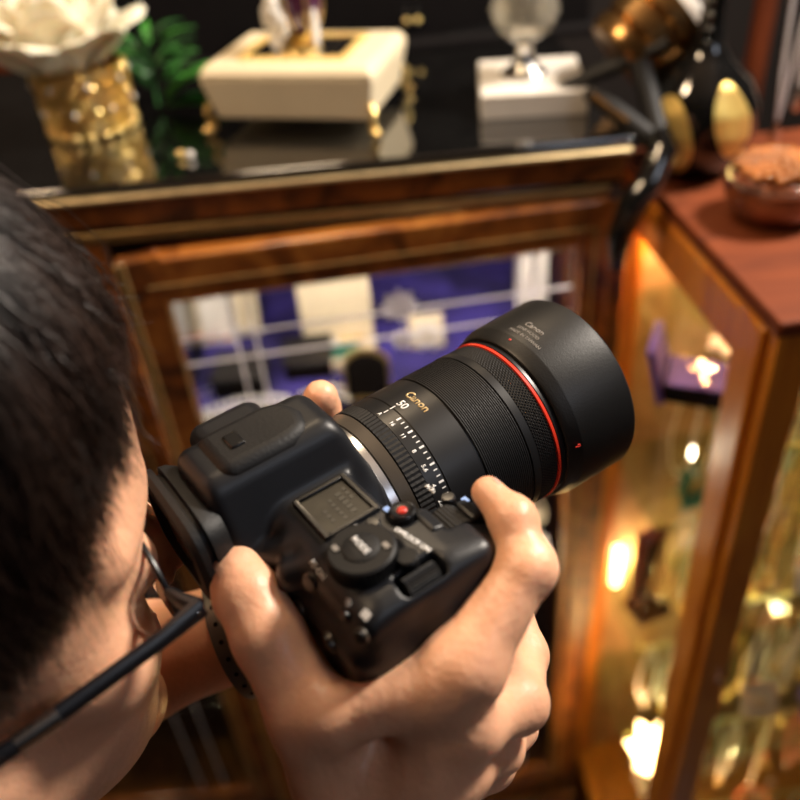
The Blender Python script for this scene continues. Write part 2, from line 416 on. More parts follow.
for s, x, y in (('OFF', .0600, -.0115), ('LOCK', .0655, -.0105), ('ON', .0715, -.0095)): text('power_word', s, .0026, 'print_white', camT, FLAT(x, y, .0412, .15), bold=.00008)
rb = MB().lathe([(.0046, .038), (.0046, .0428), (.0040, .0434), (.003, .0430), (0, .0430)], 28, c=(.054, -.006, 0)).build('record_button', 'cam_gloss', camT)
MB().ball((.054, -.006, .0429), (.0019, .0019, .0009), 16, 8).build('red_dot', 'red', rb)
MB().lathe([(.0027, .040), (.0027, .0426), (.0022, .0431), (0, .0432)], 20, c=(.0515, -.0165, 0)).build('lamp_button', 'cam_gloss', camT)
MB().lathe([(.0014, .041), (.0014, .0417), (0, .0417)], 14, c=(.0485, -.0215, 0)).build('icon_mark', 'print_white', camT)
MB().box((.0487, -.0088, .0414), (.0013, .0010, .0002)).build('icon_mark', 'print_blue', camT)
# main dial in the grip, its axis across the camera
md = MB(); N = 60; v = []
for x in (-.0055, .0055):
    for k in range(N):
        q = .0065+(.0003 if k % 2 else 0); w = 2*PI*k/N; v.append((.062+x, .0075+q*math.cos(w), .0305+q*math.sin(w)))
md.add(v, [(k, (k+1) % N, N+(k+1) % N, N+k) for k in range(N)]+[tuple(range(N)), tuple(N+k for k in range(N))])
md.build('main_dial', 'cam_rubber', camT, angle=20)
for y, z in ((-.001, .0405), (.0155, .0345)):
    MB().box((.062, y, z-.001), (.0055, .0028, .0018), Matrix.Rotation(-.3, 3, 'X')).build('dial_pad', 'cam', camT, bevel=.0012, seg=3)
MB().lathe([(.0026, .030), (.0026, .0372), (.0021, .0377), (0, .0378)], 20, c=(.0545, .0125, 0)).build('function_button', 'cam_gloss', camT)
text('function_word', 'M-Fn', .0024, 'print_white', camT, lambda x, y, h: (.0485+x, .0095+y, .0388+h), bold=.00008)
MB().box((.0575, .0175, .0345), (.0014, .0010, .0003)).build('icon_mark', 'print_blue', camT)
sb = MB().lathe([(.0062, 0), (.0062, .0035), (.005, .0045), (0, .0042)], 28, c=(.064, .0195, .0285), rot=Matrix.Rotation(-.4, 3, 'X')).build('shutter_button', 'cam_gloss', camT)
# rear dial wheel lying in its well
rd = MB(); v = []
for y in (-.0225, -.0105):
    for k in range(N):
        q = .0068+(.0004 if k % 2 else 0); w = 2*PI*k/N; v.append((.0778+q*math.cos(w)*.55, y, .0335+q*math.sin(w)))
rd.add(v, [(k, (k+1) % N, N+(k+1) % N, N+k) for k in range(N)]+[tuple(range(N)), tuple(N+k for k in range(N))]).build('rear_dial', 'cam_rubber', camT, angle=20)
# rear buttons
BI = BODY.inverted()
def on_body(px, py):
    o = BI @ Vector(EYE); d = (BI.to_3x3() @ Vector(ray(px, py))).normalized()
    ok, loc, n, _ = body.ray_cast(o, d); return (loc, n) if ok else (Vector((.07, -.04, .03)), Vector((0, -.6, .8)))
def tang(n):
    x = Vector((1, 0, 0)); x = (x-n*x.dot(n)).normalized(); return Matrix((x, n.cross(x), n)).transposed()
def label_at(nm, s, size, mat, px, py, rot=0):
    l, n = on_body(px, py); R_ = tang(n) @ Matrix.Rotation(rot, 3, 'Z'); return text(nm, s, size, mat, camT, lambda x, y, h: l+R_ @ Vector((x, y, h+.0003)), bold=.00007)
def button_at(px, py, r, ring=True):
    l, n = on_body(px, py); R_ = tang(n)
    b = MB().lathe([(r, -.002), (r, .0009), (r*.85, .0013), (0, .0014)], 22, c=l, rot=R_).build('rear_button', 'cam_gloss', camT)
    if ring: MB().lathe([(r+.0006, -.002), (r+.0006, .0003), (r, .0004)], 22, c=l, rot=R_).build('button_ring', 'cam_grey', b)
button_at(301, 609, .0034); button_at(305, 629, .0034); button_at(330, 643, .0034); button_at(361, 636, .0022); button_at(346, 616, .0020, False)
label_at('af_word', 'AF-ON', .0030, 'print_white', 318, 570, -.1); button_at(311, 583, .003)
label_at('star_mark', '*', .0065, 'print_white', 347, 606)
l, n = on_body(366, 615); MB().box(l+n*.0002, (.0016, .0013, .0002), tang(n)).build('icon_mark', 'print_white', camT)
# rear panel with screen
rp = MB().span((-.048, -.0445, -.040), (.030, -.0415, .022)).build('rear_screen', 'cam_gloss', camT, bevel=.002)

# ---- lens (part) with its rings (sub-parts); profile in mm along the axis
lens = MB()
def cyl(mb, prof, n=128, teeth=0, depth=0): # prof (f, r)
    N = teeth*2 if teeth else n; v = []
    for (f_, r_) in prof:
        for k in range(N):
            q = (r_+(depth if (teeth and k % 2) else 0))*mm; w = 2*PI*k/N; v.append((q*math.sin(w), f_*mm, q*math.cos(w)))
    m = len(prof)
    return mb.add(v, [(i*N+k, i*N+(k+1) % N, (i+1)*N+(k+1) % N, (i+1)*N+k) for i in range(m-1) for k in range(N)])
cyl(lens, [(-2, 30), (-2, 34), (3, 35.2), (3.4, 35.0), (26.5, 37.8), (27, 38.2), (43.5, 38.2), (44, 37.4), (92, 37.4), (96, 36), (96, 30), (92, 24), (90, 0)])
lb = lens.build('lens', 'cam_lens', camT, angle=30)
cyl(MB(), [(2.4, 33), (2.4, 35.4), (3.4, 36.0), (6.6, 36.0), (7, 35.2), (7, 33)]).build('mount_ring', 'steel', lb, angle=30)
cyl(MB(), [(7.2, 35), (7.4, 36.2), (12.4, 37.3), (12.8, 36.6), (12.8, 34)]).build('tapered_ring', 'cam_grey', lb, angle=30)
cyl(MB(), [(13, 36), (13.1, 37.3), (19.0, 37.7), (19.1, 36)], teeth=110, depth=.35).build('aperture_ring', 'cam_rubber', lb, angle=20)
cyl(MB(), [(19.1, 36), (19.2, 37.9), (26.3, 38.1), (26.4, 36)]).build('aperture_scale', 'cam_lens', lb, angle=30)
def ribs(f0, f1, n, r):
    p = [(f0, r-1)]
    st = (f1-f0)/n
    for i in range(n): p += [(f0+i*st+.05, r-.38), (f0+i*st+.25*st, r), (f0+i*st+.7*st, r), (f0+i*st+.95*st, r-.38)]
    return p+[(f1, r-1)]
cyl(MB(), ribs(44.6, 65.5, 22, 38.3)).build('focus_ring', 'cam_rubber', lb, angle=15)
cyl(MB(), [(65.8, 37), (66, 38.5), (69.6, 38.5), (69.9, 37)]).build('plain_band', 'cam_lens', lb, angle=30)
# knurled control ring: little pyramids
kn = MB(); NN = 150; rows = 9; v = []; f = []
for i in range(rows*2+1):
    for k in range(NN*2):
        hi = (i % 2 == 1) and ((k+(i//2)) % 2 == 0)
        q = (38.35 if hi else 37.75)*mm; w = PI*k/NN; v.append((q*math.sin(w), (70.2+i*8.8/(rows*2))*mm, q*math.cos(w)))
N2 = NN*2
for i in range(rows*2):
    for k in range(N2): f.append((i*N2+k, i*N2+(k+1) % N2, (i+1)*N2+(k+1) % N2, (i+1)*N2+k))
kn.add(v, f).build('control_ring', 'cam_rubber', lb, angle=15)
cyl(MB(), [(79.2, 37), (79.3, 38.55), (80.5, 38.55), (80.6, 37)]).build('red_ring', 'red_ring', lb, angle=30)
cyl(MB(), [(80.8, 37), (81, 38.6), (83.2, 38.2), (83.4, 37)]).build('front_band', 'cam_lens', lb, angle=30)
MB().lathe([(.030, .086), (.026, .0885), (.015, .0905), (0, .0912)], 48, axis='y').build('front_glass', 'cam_gloss', lb)
hd = cyl(MB(), [(83.6, 38.4), (83.8, 39.4), (84.6, 40.0), (86.6, 40.6), (89.4, 41.9), (90.2, 42.1), (119.5, 42.8), (120.4, 42.3), (120.2, 41.3), (92, 40.2), (88, 38.6)])
hood = hd.build('lens_hood', 'cam_hood', lb, angle=30)
def CYL(r, f0, th=0): # text wrapped on the barrel, th = angle from the top towards the right, letters' tops forward
    return lambda x, y, h: ((r*mm+h)*math.sin(th+x/(r*mm)), (f0*mm+y), (r*mm+h)*math.cos(th+x/(r*mm)))
D = math.radians
text('lens_name', 'Canon', .0053, 'print_gold', lb, CYL(38.25, 36.6, D(5)), bold=.00014)
text('focal_length', '50', .0052, 'print_white', lb, CYL(38.25, 30.6, D(2)), bold=.0001)
MB().box((0, .0268, .03826), (.00025, .0013, .0001)).build('index_line', 'print_white', lb)
MB().box((0, .0236, .0381), (.00025, .0011, .0001)).build('index_line', 'print_white', lb)
text('scale_letter', 'A', .0024, 'print_white', lb, CYL(38.0, 20.9, D(-1)), bold=.00008)
for s, a in (('16', 11), ('11', 22), ('8', 33.5), ('5.6', 45), ('4', 56.5), ('2.8', 68), ('2', 79), ('1.4', 90)):
    text('scale_number', s, .0025, 'print_white', lb, CYL(38.0, 21.2, D(a)), bold=.00008)
for i in range(25):
    a = D(10.5+i*3.83); L = .0011 if i % 3 == 0 else .00085; wd = .00042 if i % 3 == 0 else .00024
    rot = Matrix.Rotation(a, 3, 'Y')
    MB().box(rot @ Vector((0, .0248, .03815)), (wd, L, .0001), rot).build('scale_tick', 'print_white', lb)
text('hood_name', 'Canon', .0042, 'print_grey', hood, CYL(42.35, 100, D(4)), bold=.00006)
text('hood_words', 'LENS HOOD', .0023, 'print_grey', hood, CYL(42.3, 96.3, D(4)))
text('hood_words', 'MADE IN TAIWAN', .0023, 'print_grey', hood, CYL(42.25, 93, D(6)))
MB().ball((.0008, .0880, .0413), (.0006, .0006, .0002), 12, 6).build('hood_dot', 'red', hood)
text('hood_mark', '-o', .0032, 'red', hood, lambda x, y, h: ((.0424+h)*math.sin(D(80)+y/.0424), .0870+x, (.0424+h)*math.cos(D(80)+y/.0424)), bold=.00008)
# ================================================================== THE PERSON
pers = thing('person', 'dark haired person in glasses pressing a black camera to the eye with both hands', 'person', mat=BODY)
def chain(P, pts, k=3):
    d = None
    for (a, ra), (b, rb) in zip(pts[:-1], pts[1:]):
        c = s_cone(P, a, b, ra, rb); d = c if d is None else smin(d, c, k)
    return d
# order below: (right, forward, up)
R_IDX = [((97, -17, 13), 12), ((91.5, 15.5, 29.5), 9.0), ((78, 22, 37), 7.3), ((65, 22, 40.5), 5.9)]
R_MID = [((100, -22, -10), 12), ((98.5, 2, -25), 9.8), ((80, 21, -34), 8.2), ((66, 29, -30), 7.2)]
R_RNG = [((99, -29, -31), 11.5), ((96.5, -8, -45), 9.2), ((84, 14, -50), 8), ((68, 24, -46), 7)]
R_LIT = [((95, -34, -48), 10.5), ((94, -10, -58), 8.4), ((88, 8, -60), 7.4), ((72, 18, -59), 6.4)]
R_THB = [((84, -64, -42), 16), ((68, -61, -5), 14), ((46, -60.5, 14), 12), ((32, -59.5, 22.5), 11.2), ((24, -58.5, 27), 9.6)]
WR = (89, -66, -70)
def right_hand(P):
    palm = None
    for a in (R_IDX, R_MID, R_RNG, R_LIT):
        c = s_cone(P, a[0][0], (WR[0]+(a[0][0][0]-99)*.3+4, WR[1]+(a[0][0][1]+24)*.9, WR[2]+(a[0][0][2]+20)*.22), a[0][1]-.5, 15)
        palm = c if palm is None else smin(palm, c, 9)
    palm = smin(palm, s_cone(P, (80, -56, 2), (95, -28, 10), 9, 10.5), 10)   # web
    palm = smin(palm, s_cone(P, (80, -58, -30), (94, -40, -30), 13, 13), 12)
    palm = smin(palm, chain(P, R_THB, 5), 11)
    for a in (R_IDX, R_MID, R_RNG, R_LIT): palm = smin(palm, s_ball(P, (a[0][0][0]+1.6, a[0][0][1]+1, a[0][0][2]), a[0][1]-.2), 4)  # knuckles
    arm = smin(s_cone(P, (80, -76, -68), (100, -100, -140), 19, 24), s_cone(P, (98, -60, -72), (112, -78, -140), 18.5, 24), 14)
    arm = smin(arm, s_cone(P, (106, -90, -140), (136, -120, -240), 30, 36), 14)
    palm = smin(palm, arm, 14)
    fing = None
    for a in (R_IDX, R_MID, R_RNG, R_LIT):
        c = chain(P, a, 4)
        for j in (1, 2): c = smin(c, s_ball(P, a[j][0], a[j][1]+.35), 3)
        fing = c if fing is None else smin(fing, c, .8)
    d = smin(palm, fing, 5)
    # skin folds over the knuckles and tendons
    n = .35*np.sin(P[..., 0]*.42+P[..., 2]*.3)*np.sin(P[..., 1]*.5-P[..., 2]*.35)
    return d+n*.5
L_W = (-41, -42, -79)
L_IDX = [((-14, 40, -56), 10.5), ((22, 44, -55), 9), ((40, 46, -42), 8), ((47, 46, -30), 7)]
L_MID = [((-12, 20, -60), 11), ((24, 23, -60), 9), ((46, 25, -60), 8), ((60, 27, -58), 7)]
L_RNG = [((-12, 0, -64), 11), ((20, 2, -66), 9), ((42, 4, -66), 8), ((56, 6, -64), 7)]
L_LIT = [((-16, -18, -66), 10), ((8, -16, -68), 8), ((24, -14, -70), 7), ((34, -14, -70), 6)]
L_THB = [((-42, -14, -62), 14), ((-57, 6, -36), 11.5), ((-57, 15, -4), 9.8), ((-50, 17, 14), 9), ((-45.5, 17, 24), 8)]
def left_hand(P):
    d = None
    for a in (L_IDX, L_MID, L_RNG, L_LIT):
        c = s_cone(P, a[0][0], (L_W[0]+2, L_W[1]+(a[0][0][1]-10)*.25, L_W[2]), a[0][1], 15); d = c if d is None else smin(d, c, 8)
    d = smin(d, chain(P, L_THB, 5), 10)
    for a in (L_IDX, L_MID, L_RNG, L_LIT): d = smin(d, chain(P, a, 4), 3)
    arm = smin(s_cone(P, (-40, -42, -76), (-75, -105, -92), 22, 25), s_cone(P, (-46, -40, -88), (-80, -105, -100), 21, 25), 10)
    arm = smin(arm, s_cone(P, (-78, -105, -96), (-160, -190, -170), 29, 38), 14)
    return smin(d, arm, 12)
HC = -32
def head(P):
    r, f, u = P[..., 0]-HC, P[..., 1], P[..., 2]; Q = P.copy(); Q[..., 0] = np.abs(r)
    d = s_ell(Q, (0, -178, 72), (75, 93, 78))
    d = smin(d, s_ell(Q, (0, -142, 34), (62, 52, 62)), 20)                # brow and eye band
    d = smin(d, s_ell(Q, (0, -140, -20), (54, 46, 62)), 20)               # mid face
    d = smin(d, s_cone(Q, (0, -108, -66), (52, -160, -30), 18, 16), 22)    # jaw
    d = smin(d, s_ball(Q, (0, -100, -66), 17), 12)                        # chin
    d = smin(d, s_ell(Q, (40, -117, 4), (22, 22, 20)), 14)                # cheekbone
    d = smin(d, s_ell(Q, (30, -119, -26), (23, 23, 28)), 16)               # cheek
    d = smin(d, s_cone(Q, (10, -96, 54), (50, -112, 54), 9, 8), 10)        # brow ridge
    d = smax(d, -s_ell(Q, (32, -84, 36), (17, 14, 11)), 8)                # socket
    d = smin(d, s_ball(Q, (32, -103, 35), 13.5), 3)                       # eye under closed lid
    d = smin(d, s_cone(Q, (0, -95, 42), (0, -74, 6), 7, 8.5), 6)           # nose
    d = smin(d, s_ball(Q, (9, -82, 3), 6), 4)
    d = smin(d, s_ell(Q, (0, -91, -26), (22, 9, 5)), 4); d = smin(d, s_ell(Q, (0, -92, -34), (19, 9, 6)), 4)
    ear = smax(s_ell(Q, (78, -180, 24), (8, 19, 32)), -s_ell(Q, (86, -178, 26), (6, 11, 20)), 4)
    d = smin(d, ear, 5)
    d = smin(d, s_cone(P, (HC, -190, -30), (HC, -245, -150), 52, 58), 22)   # neck
    return d
def torso(P):
    d = s_cone(P, (HC-150, -320, -205), (HC+150, -320, -205), 58, 58)
    d = smin(d, s_cone(P, (HC, -235, -110), (HC, -300, -190), 56, 70), 40)
    for s in (-1, 1): d = smin(d, s_cone(P, (HC+s*70, -300, -240), (HC+s*60, -420, -560), 95, 85), 60)
    d = smin(d, s_cone(P, (HC+185, -325, -205), (150, -130, -280), 48, 38), 25)
    d = smin(d, s_cone(P, (150, -130, -280), (122, -108, -195), 40, 38), 14)
    d = smin(d, s_cone(P, (HC-185, -325, -205), (-235, -235, -235), 48, 44), 25)
    d = smin(d, s_cone(P, (-235, -235, -235), (-150, -180, -162), 44, 41), 14)
    return d
NOD = .23
def nodp(r, f, u):
    c, s = math.cos(NOD), math.sin(NOD); return (r+4, -76.5+(f+88)*c+(u-35)*s, 35-(f+88)*s+(u-35)*c)
def nod(vf):
    v, f = vf; r, f2, u = nodp(v[:, 0], v[:, 1], v[:, 2]); return np.stack([r, f2, u], 1), f
H = [nets(right_hand, (10, -140, -250), (180, 52, 56), 1.5), nets(left_hand, (-200, -240, -220), (72, 62, 40), 2.4), nod(nets(head, (-125, -300, -190), (62, -52, 165), 2.2))]
bodym = net_mesh(H, 'body', 'skin', pers, smooth_it=2)
net_mesh([nets(lambda P: torso(P), (-310, -540, -700), (240, -60, -90), 9)], 'shirt', 'shirt', pers, smooth_it=3)
lg = MB()
for s in (-1, 1):
    lg.tube([(( HC+s*75)*mm, -.43, -.60), ((HC+s*85)*mm, -.40, -.85), ((HC+s*95)*mm, -.42, -1.24)], [.095, .070, .052], 20)
lg.ball((HC*mm, -.43, -.62), (.17, .11, .12), 20, 12).build('trousers', 'trouser', pers)
for s in (-1, 1):
    MB().ball(((HC+s*95)*mm, -.37, -1.265), (.045, .13, .032), 20, 10).build('shoe', 'cam_gloss', pers)
# nails
def nail(c, d, n, w, l, nm='fingernail'):
    c = Vector(c)*mm; d = Vector(d).normalized(); n = Vector(n).normalized(); s = d.cross(n).normalized(); n = s.cross(d).normalized()
    mb = MB(); v = []; f = []; A, Bn = 9, 9
    for i in range(A):
        for j in range(Bn):
            a = -1+2*i/(A-1); b = -1+2*j/(Bn-1); ww = w*(1-.25*abs(b)**3); x = a*ww; z = -.5*w*(a*a)*.75-.10*l*b*b
            v.append(c+s*x*mm+d*b*l*mm+n*z*mm)
    for i in range(A-1):
        for j in range(Bn-1): f.append((i*Bn+j, (i+1)*Bn+j, (i+1)*Bn+j+1, i*Bn+j+1))
    o = mb.add(v, f).build(nm, 'nail', pers)
    m = o.modifiers.new('thick', 'SOLIDIFY'); m.thickness = .0006; m.offset = 0
nail((29.6, -64.4, 31.6), (-14, 1, 8.5), (.35, -.6, .75), 6.3, 7)
nail((67.5, 27.0, 42.2), (-12, .5, 3), (-.1, .9, .4), 4.2, 3.8)
nail((-54, 19, 20), (3, 0, 10), (-.95, .25, .2), 5, 5)
# hair: scalp cap plus strands swept from the crown
CR = Vector((HC, -200, 92)); 
def hp(th, ph, off):
    a = V = Vector((math.sin(th)*math.cos(ph), math.sin(th)*math.sin(ph), math.cos(th)))
    return Vector(nodp(HC+(78+off)*a.x, -180+(96+off)*a.y, 71+(93+off*1.6)*a.z))*mm
def thmax(ph):
    fr = math.sin(ph)                      # +1 straight ahead, -1 back
    base = 1.52+.65*(-fr*.5+.5)
    sd = max(0, math.cos(ph))
    return base+.38*sd*math.exp(-((fr+.05)/.5)**2) - .45*max(0, fr-.15)
cap = MB(); A, Bn = 40, 96; v = []; f = []
for i in range(A+1):
    for k in range(Bn):
        ph = 2*PI*k/Bn; t = (thmax(ph)-.12)*i/A; v.append(hp(t, ph, 1.5+3.5*math.sin(min(1, i/8)*PI/2)*(1 if i < A else -.6)))
for i in range(A):
    for k in range(Bn): f.append((i*Bn+k, (i+1)*Bn+k, (i+1)*Bn+(k+1) % Bn, i*Bn+(k+1) % Bn))
hair = cap.add(v, f).build('hair', 'hair', pers)
hs = MB(); rnd = random.Random(3)
for n in range(9500):
    ph = rnd.uniform(0, 2*PI) if n % 2 else rnd.gauss(.35, .8)
    clump = .10*math.sin(ph*17)+.07*math.sin(ph*41+1)
    t1 = thmax(ph)*rnd.uniform(.93, 1.06)+clump*.35; t0 = t1*rnd.uniform(0, .75)
    lay = rnd.uniform(2, 11)+clump*20+6*max(0, math.sin(ph))*0; dph = rnd.gauss(.12, .10); fly = rnd.random() < .02
    pts = []
    for j in range(9):
        s = j/8; t = t0+(t1-t0)*s
        pts.append(hp(t, ph+dph*s*s+.02*math.sin(7*s+n), lay*(math.sin(PI*min(1, .25+s*.75))**.6 if s < 1 else .45)+ (s*s*rnd.uniform(4, 14) if fly else 0)))
    rr = rnd.uniform(.00013, .00030)
    hs.tube(pts, [rr, rr, rr, rr, rr, rr, rr*.9, rr*.6, rr*.2], 3, cap=False)
me = bpy.data.meshes.new('hair_strands'); me.from_pydata(hs.v, [], hs.f); me.materials.append(M['hair'])
for p in me.polygons: p.use_smooth = True
ho = bpy.data.objects.new('hair_strands', me); col.objects.link(ho); ho.parent = hair

# ---- eyeglasses
eg = thing('eyeglasses', 'black framed eyeglasses worn behind the camera viewfinder', 'eyeglasses', mat=BODY)
def rim(cx, parent):
    pts = [Vector(((cx+24*math.copysign(abs(math.cos(w))**.75, math.cos(w))), -82+.0*math.sin(w), 30+17*math.copysign(abs(math.sin(w))**.8, math.sin(w))))*mm for w in [2*PI*k/40 for k in range(40)]]
    o = MB().tube(pts, .0011, 8, closed=True).build('rim', 'specs', parent)
    v = [p for p in pts]; MB().add(v+[p+Vector((0, -.0012, 0)) for p in v], [tuple(range(40)), tuple(range(79, 39, -1))]+[(i, (i+1) % 40, 40+(i+1) % 40, 40+i) for i in range(40)]).build('spectacle_lens', 'lens_clear', o)
    return o
rim(HC+33, eg); rim(HC-33, eg)
MB().tube([(Vector((HC-9, -82, 34))*mm), (Vector((HC, -78, 38))*mm), (Vector((HC+9, -82, 34))*mm)], .001, 8).build('bridge', 'specs', eg)
for s in (-1, 1):
    x0 = HC+s*57; x1 = HC+s*70; x2 = HC+s*80
    hb = MB().tube([Vector((x0, -82, 36))*mm, Vector((x0+s*7, -80, 36))*mm, Vector((x1, -77, 35.5))*mm], [.0018, .0028, .0034], 10).build('end_piece', 'specs', eg)
    MB().ball(Vector((x1+s*2.5, -78, 36.5))*mm, .0011, 10, 6).build('hinge_screw', 'silver', hb)
    tp = MB().tube([Vector((x1, -76, 35.5))*mm, Vector((x1+s*3, -90, 35))*mm, Vector((x2-s*1, -140, 34))*mm, Vector((x2, -178, 33))*mm, Vector((x2-s*3, -196, 24))*mm, Vector((x2-s*4, -212, 5))*mm], [.0034, .0027, .0026, .0027, .0028, .0020], 10, sy=1.2).build('temple', 'specs', eg)
    MB().tube([Vector((x2-s*2.0, -126, 34.3))*mm, Vector((x2-s*1.2, -139, 34.0))*mm], .0029, 10, sy=1.22).build('temple_label', 'silver', tp)
    pd = MB().ball(Vector((HC+s*13, -88, 22))*mm, (.0022, .0035, .006), 12, 8).build('nose_pad', 'crystal', eg)
    MB().tube([Vector((HC+s*12, -83, 30))*mm, Vector((HC+s*15, -90, 30))*mm, Vector((HC+s*14, -90, 24))*mm], .0006, 6).build('pad_wire', 'silver', pd)
# ---- wrist band on the left wrist
ax = Vector((-.38, -.90, -.20)).normalized(); cb = Vector((-48, -52, -84))
u_ = ax.cross(Vector((0, 0, 1))).normalized(); v_ = ax.cross(u_).normalized()
wb = thing('wrist_band', 'pewter coloured perforated band worn round the left wrist', 'bracelet', mat=BODY)
mb = MB(); v = []; f = []; N = 72; prof = [(0, -4.2), (1.5, -4.2), (1.5, 4.2), (0, 4.2)]
for k in range(N):
    w = 2*PI*k/N; dirv = u_*math.cos(w)+v_*math.sin(w)
    for (o, a) in prof: v.append((cb+dirv*(30.5+o)+ax*a)*mm)
for k in range(N):
    for j in range(4): f.append((k*4+j, k*4+(j+1) % 4, ((k+1) % N)*4+(j+1) % 4, ((k+1) % N)*4+j))
mb.add(v, f).build('band', 'pewter', wb, angle=30)
for k in range(24):
    w = 2*PI*k/24; dirv = u_*math.cos(w)+v_*math.sin(w)
    rot = Matrix((u_*-math.sin(w)+v_*math.cos(w), ax, dirv)).transposed()
    MB().lathe([(.0011, -.0003), (.0011, .00015), (0, .00015)], 12, c=(cb+dirv*32.1)*mm, rot=rot).build('band_hole', 'velvet_black', wb)
# ================================================================== ROOM
def struct(name, mb, mat, **k): o = mb.build(name, mat, None, **k); o['kind'] = 'structure'; return o
struct('floor', MB().span((-2.2, -2.2, -.05), (2.2, 1.75, 0)), 'floor')
struct('ceiling', MB().span((-2.2, -2.2, 2.7), (2.2, 1.75, 2.75)), 'plaster')
struct('wall_back', MB().span((-2.2, 1.70, 0), (2.2, 1.75, 2.7)), 'wall')
struct('wall_left', MB().span((-2.2, -2.2, 0), (-2.15, 1.70, 2.7)), 'wall')
struct('wall_right', MB().span((2.15, -2.2, 0), (2.2, 1.70, 2.7)), 'wall')
struct('wall_front', MB().span((-2.15, -2.2, 0), (2.15, -2.15, 2.7)), 'wall')

# ================================================================== LEFT DISPLAY CABINET
TOPZ = 1.256
cab = thing('display_cabinet', 'burl walnut jewellery display cabinet with black glass top and gilt mouldings', 'cabinet', (-.25, .95, 0))
def L(x, y, z): return (x+.25, y-.95, z)
def cspan(mb, a, b): return mb.span(L(*a), L(*b))
YF = .748
cspan(MB(), (-.76, YF-.002, 1.246), (.235, 1.16, TOPZ)).build('top_slab', 'mirror_black', cab, bevel=.003, seg=3)
def slab(name, x1, y0, z0, z1, mat, bev=.0015): return cspan(MB(), (-.755, y0, z0), (x1, 1.155, z1)).build(name, mat, cab, bevel=bev)
slab('gilt_moulding', .234, YF-.004, 1.2405, 1.2455, 'gold_line')
slab('frieze', .230, YF, 1.2145, 1.2405, 'burl_dark')
slab('black_step', .226, YF+.002, 1.209, 1.2145, 'ebony')
slab('gilt_moulding', .218, YF+.001, 1.203, 1.209, 'gold_dull', .002)
slab('gilt_moulding', .216, YF+.003, 1.197, 1.2028, 'gold_dull', .002)
slab('black_step', .214, YF+.024, 1.189, 1.197, 'ebony')
for x0, x1 in ((-.755, -.735), (.222, .240)): cspan(MB(), (x0, .755, .08), (x1, 1.15, 1.189)).build('side_panel', 'burl_dark', cab, bevel=.001)
cspan(MB(), (-.735, 1.13, .08), (.222, 1.15, 1.189)).build('back_panel', 'velvet_blue', cab)
cspan(MB(), (-.755, .745, 0), (.240, 1.15, .08)).build('plinth', 'burl_dark', cab, bevel=.002)
cspan(MB(), (-.268, .762, .08), (-.252, 1.13, 1.189)).build('divider', 'ebony', cab)
cspan(MB(), (-.735, .772, 1.145), (.222, .780, 1.189)).build('header_rail', 'ebony', cab)
for z in (.955, .63, .33):
    cspan(MB(), (-.735, .765, z-.006), (-.268, 1.13, z)).build('shelf', 'glass_green', cab)
    cspan(MB(), (-.252, .765, z-.006), (.222, 1.13, z)).build('shelf', 'glass_green', cab)
cspan(MB(), (.206, .775, .66), (.220, .787, 1.17)).build('light_strip', 'lamp_white', cab, bevel=.001)
cspan(MB(), (-.24, .78, 1.180), (.20, .79, 1.187)).build('light_strip', 'lamp_white', cab, bevel=.001)

def door(name, hinge, ang, W, z0, z1, glassx, parent):
    """hinge on the right; local x runs from 0 at the hinge to -W"""
    d = bpy.data.objects.new(name, None); col.objects.link(d); d.parent = parent; d.location = L(*hinge); d.rotation_euler = (0, 0, ang)
    gx0, gx1, gz0, gz1 = glassx; T = .018
    fr = MB(); fr.span((-W, 0, z0), (gx0, T, z1)); fr.span((gx1, 0, z0), (0, T, z1)); fr.span((gx0, 0, gz1), (gx1, T, z1)); fr.span((gx0, 0, z0), (gx1, T, gz0))
    f = fr.build('door_frame', 'burl', d, bevel=.003, seg=3)
    rope = MB()
    def r_(a, b, r=.0016, n=60):
        a = Vector(a); b = Vector(b); k = max(4, int((b-a).length/.0035))
        for i in range(k): rope.ball(a+(b-a)*(i+.5)/k, (r, r, r), 6, 4)
    r_((gx0-.013, -.001, gz1+.020), (gx1+.013, -.001, gz1+.020)); r_((gx1+.013, -.001, gz1+.02), (gx1+.013, -.001, gz0-.02))
    r_((gx0, 0, gz1), (gx0, 0, gz0)); r_((gx0, -.0005, gz1), (gx1, -.0005, gz1), .001)
    r_((gx1, 0, gz1), (gx1, 0, gz0), .0012)
    rope.build('beaded_gilt_line', 'gold_dull', d)
    st = MB()
    for x in (-W+.003, -W+.009): st.tube([(x, -.002, z0), (x, -.002, z1)], .0022, 8)
    st.build('gilt_stile', 'gold_dull', d)
    MB().span((gx0, .008, gz0), (gx1, .011, gz1)).build('glass_pane', 'glass', d)
    return d
ANG = math.atan2(.040, .472)
D1 = door('door', (.222, .746, 0), ANG, .474, .14, 1.1965, (-.435, -.031, .19, 1.149), cab)
D2 = door('door', (-.268, .752, 0), 0, .46, .14, 1.1965, (-.42, -.036, .19, 1.149), cab)
def on_door(px, py, hinge=(.222, .746), ang=ANG):
    n = np.array([-math.sin(ang), math.cos(ang), 0]); r = ray(px, py); t = ((np.array([hinge[0], hinge[1], 0])-EYE)@n)/(r@n); p = EYE+r*t
    return ((p[0]-hinge[0])*math.cos(ang)+(p[1]-hinge[1])*math.sin(ang), p[2])
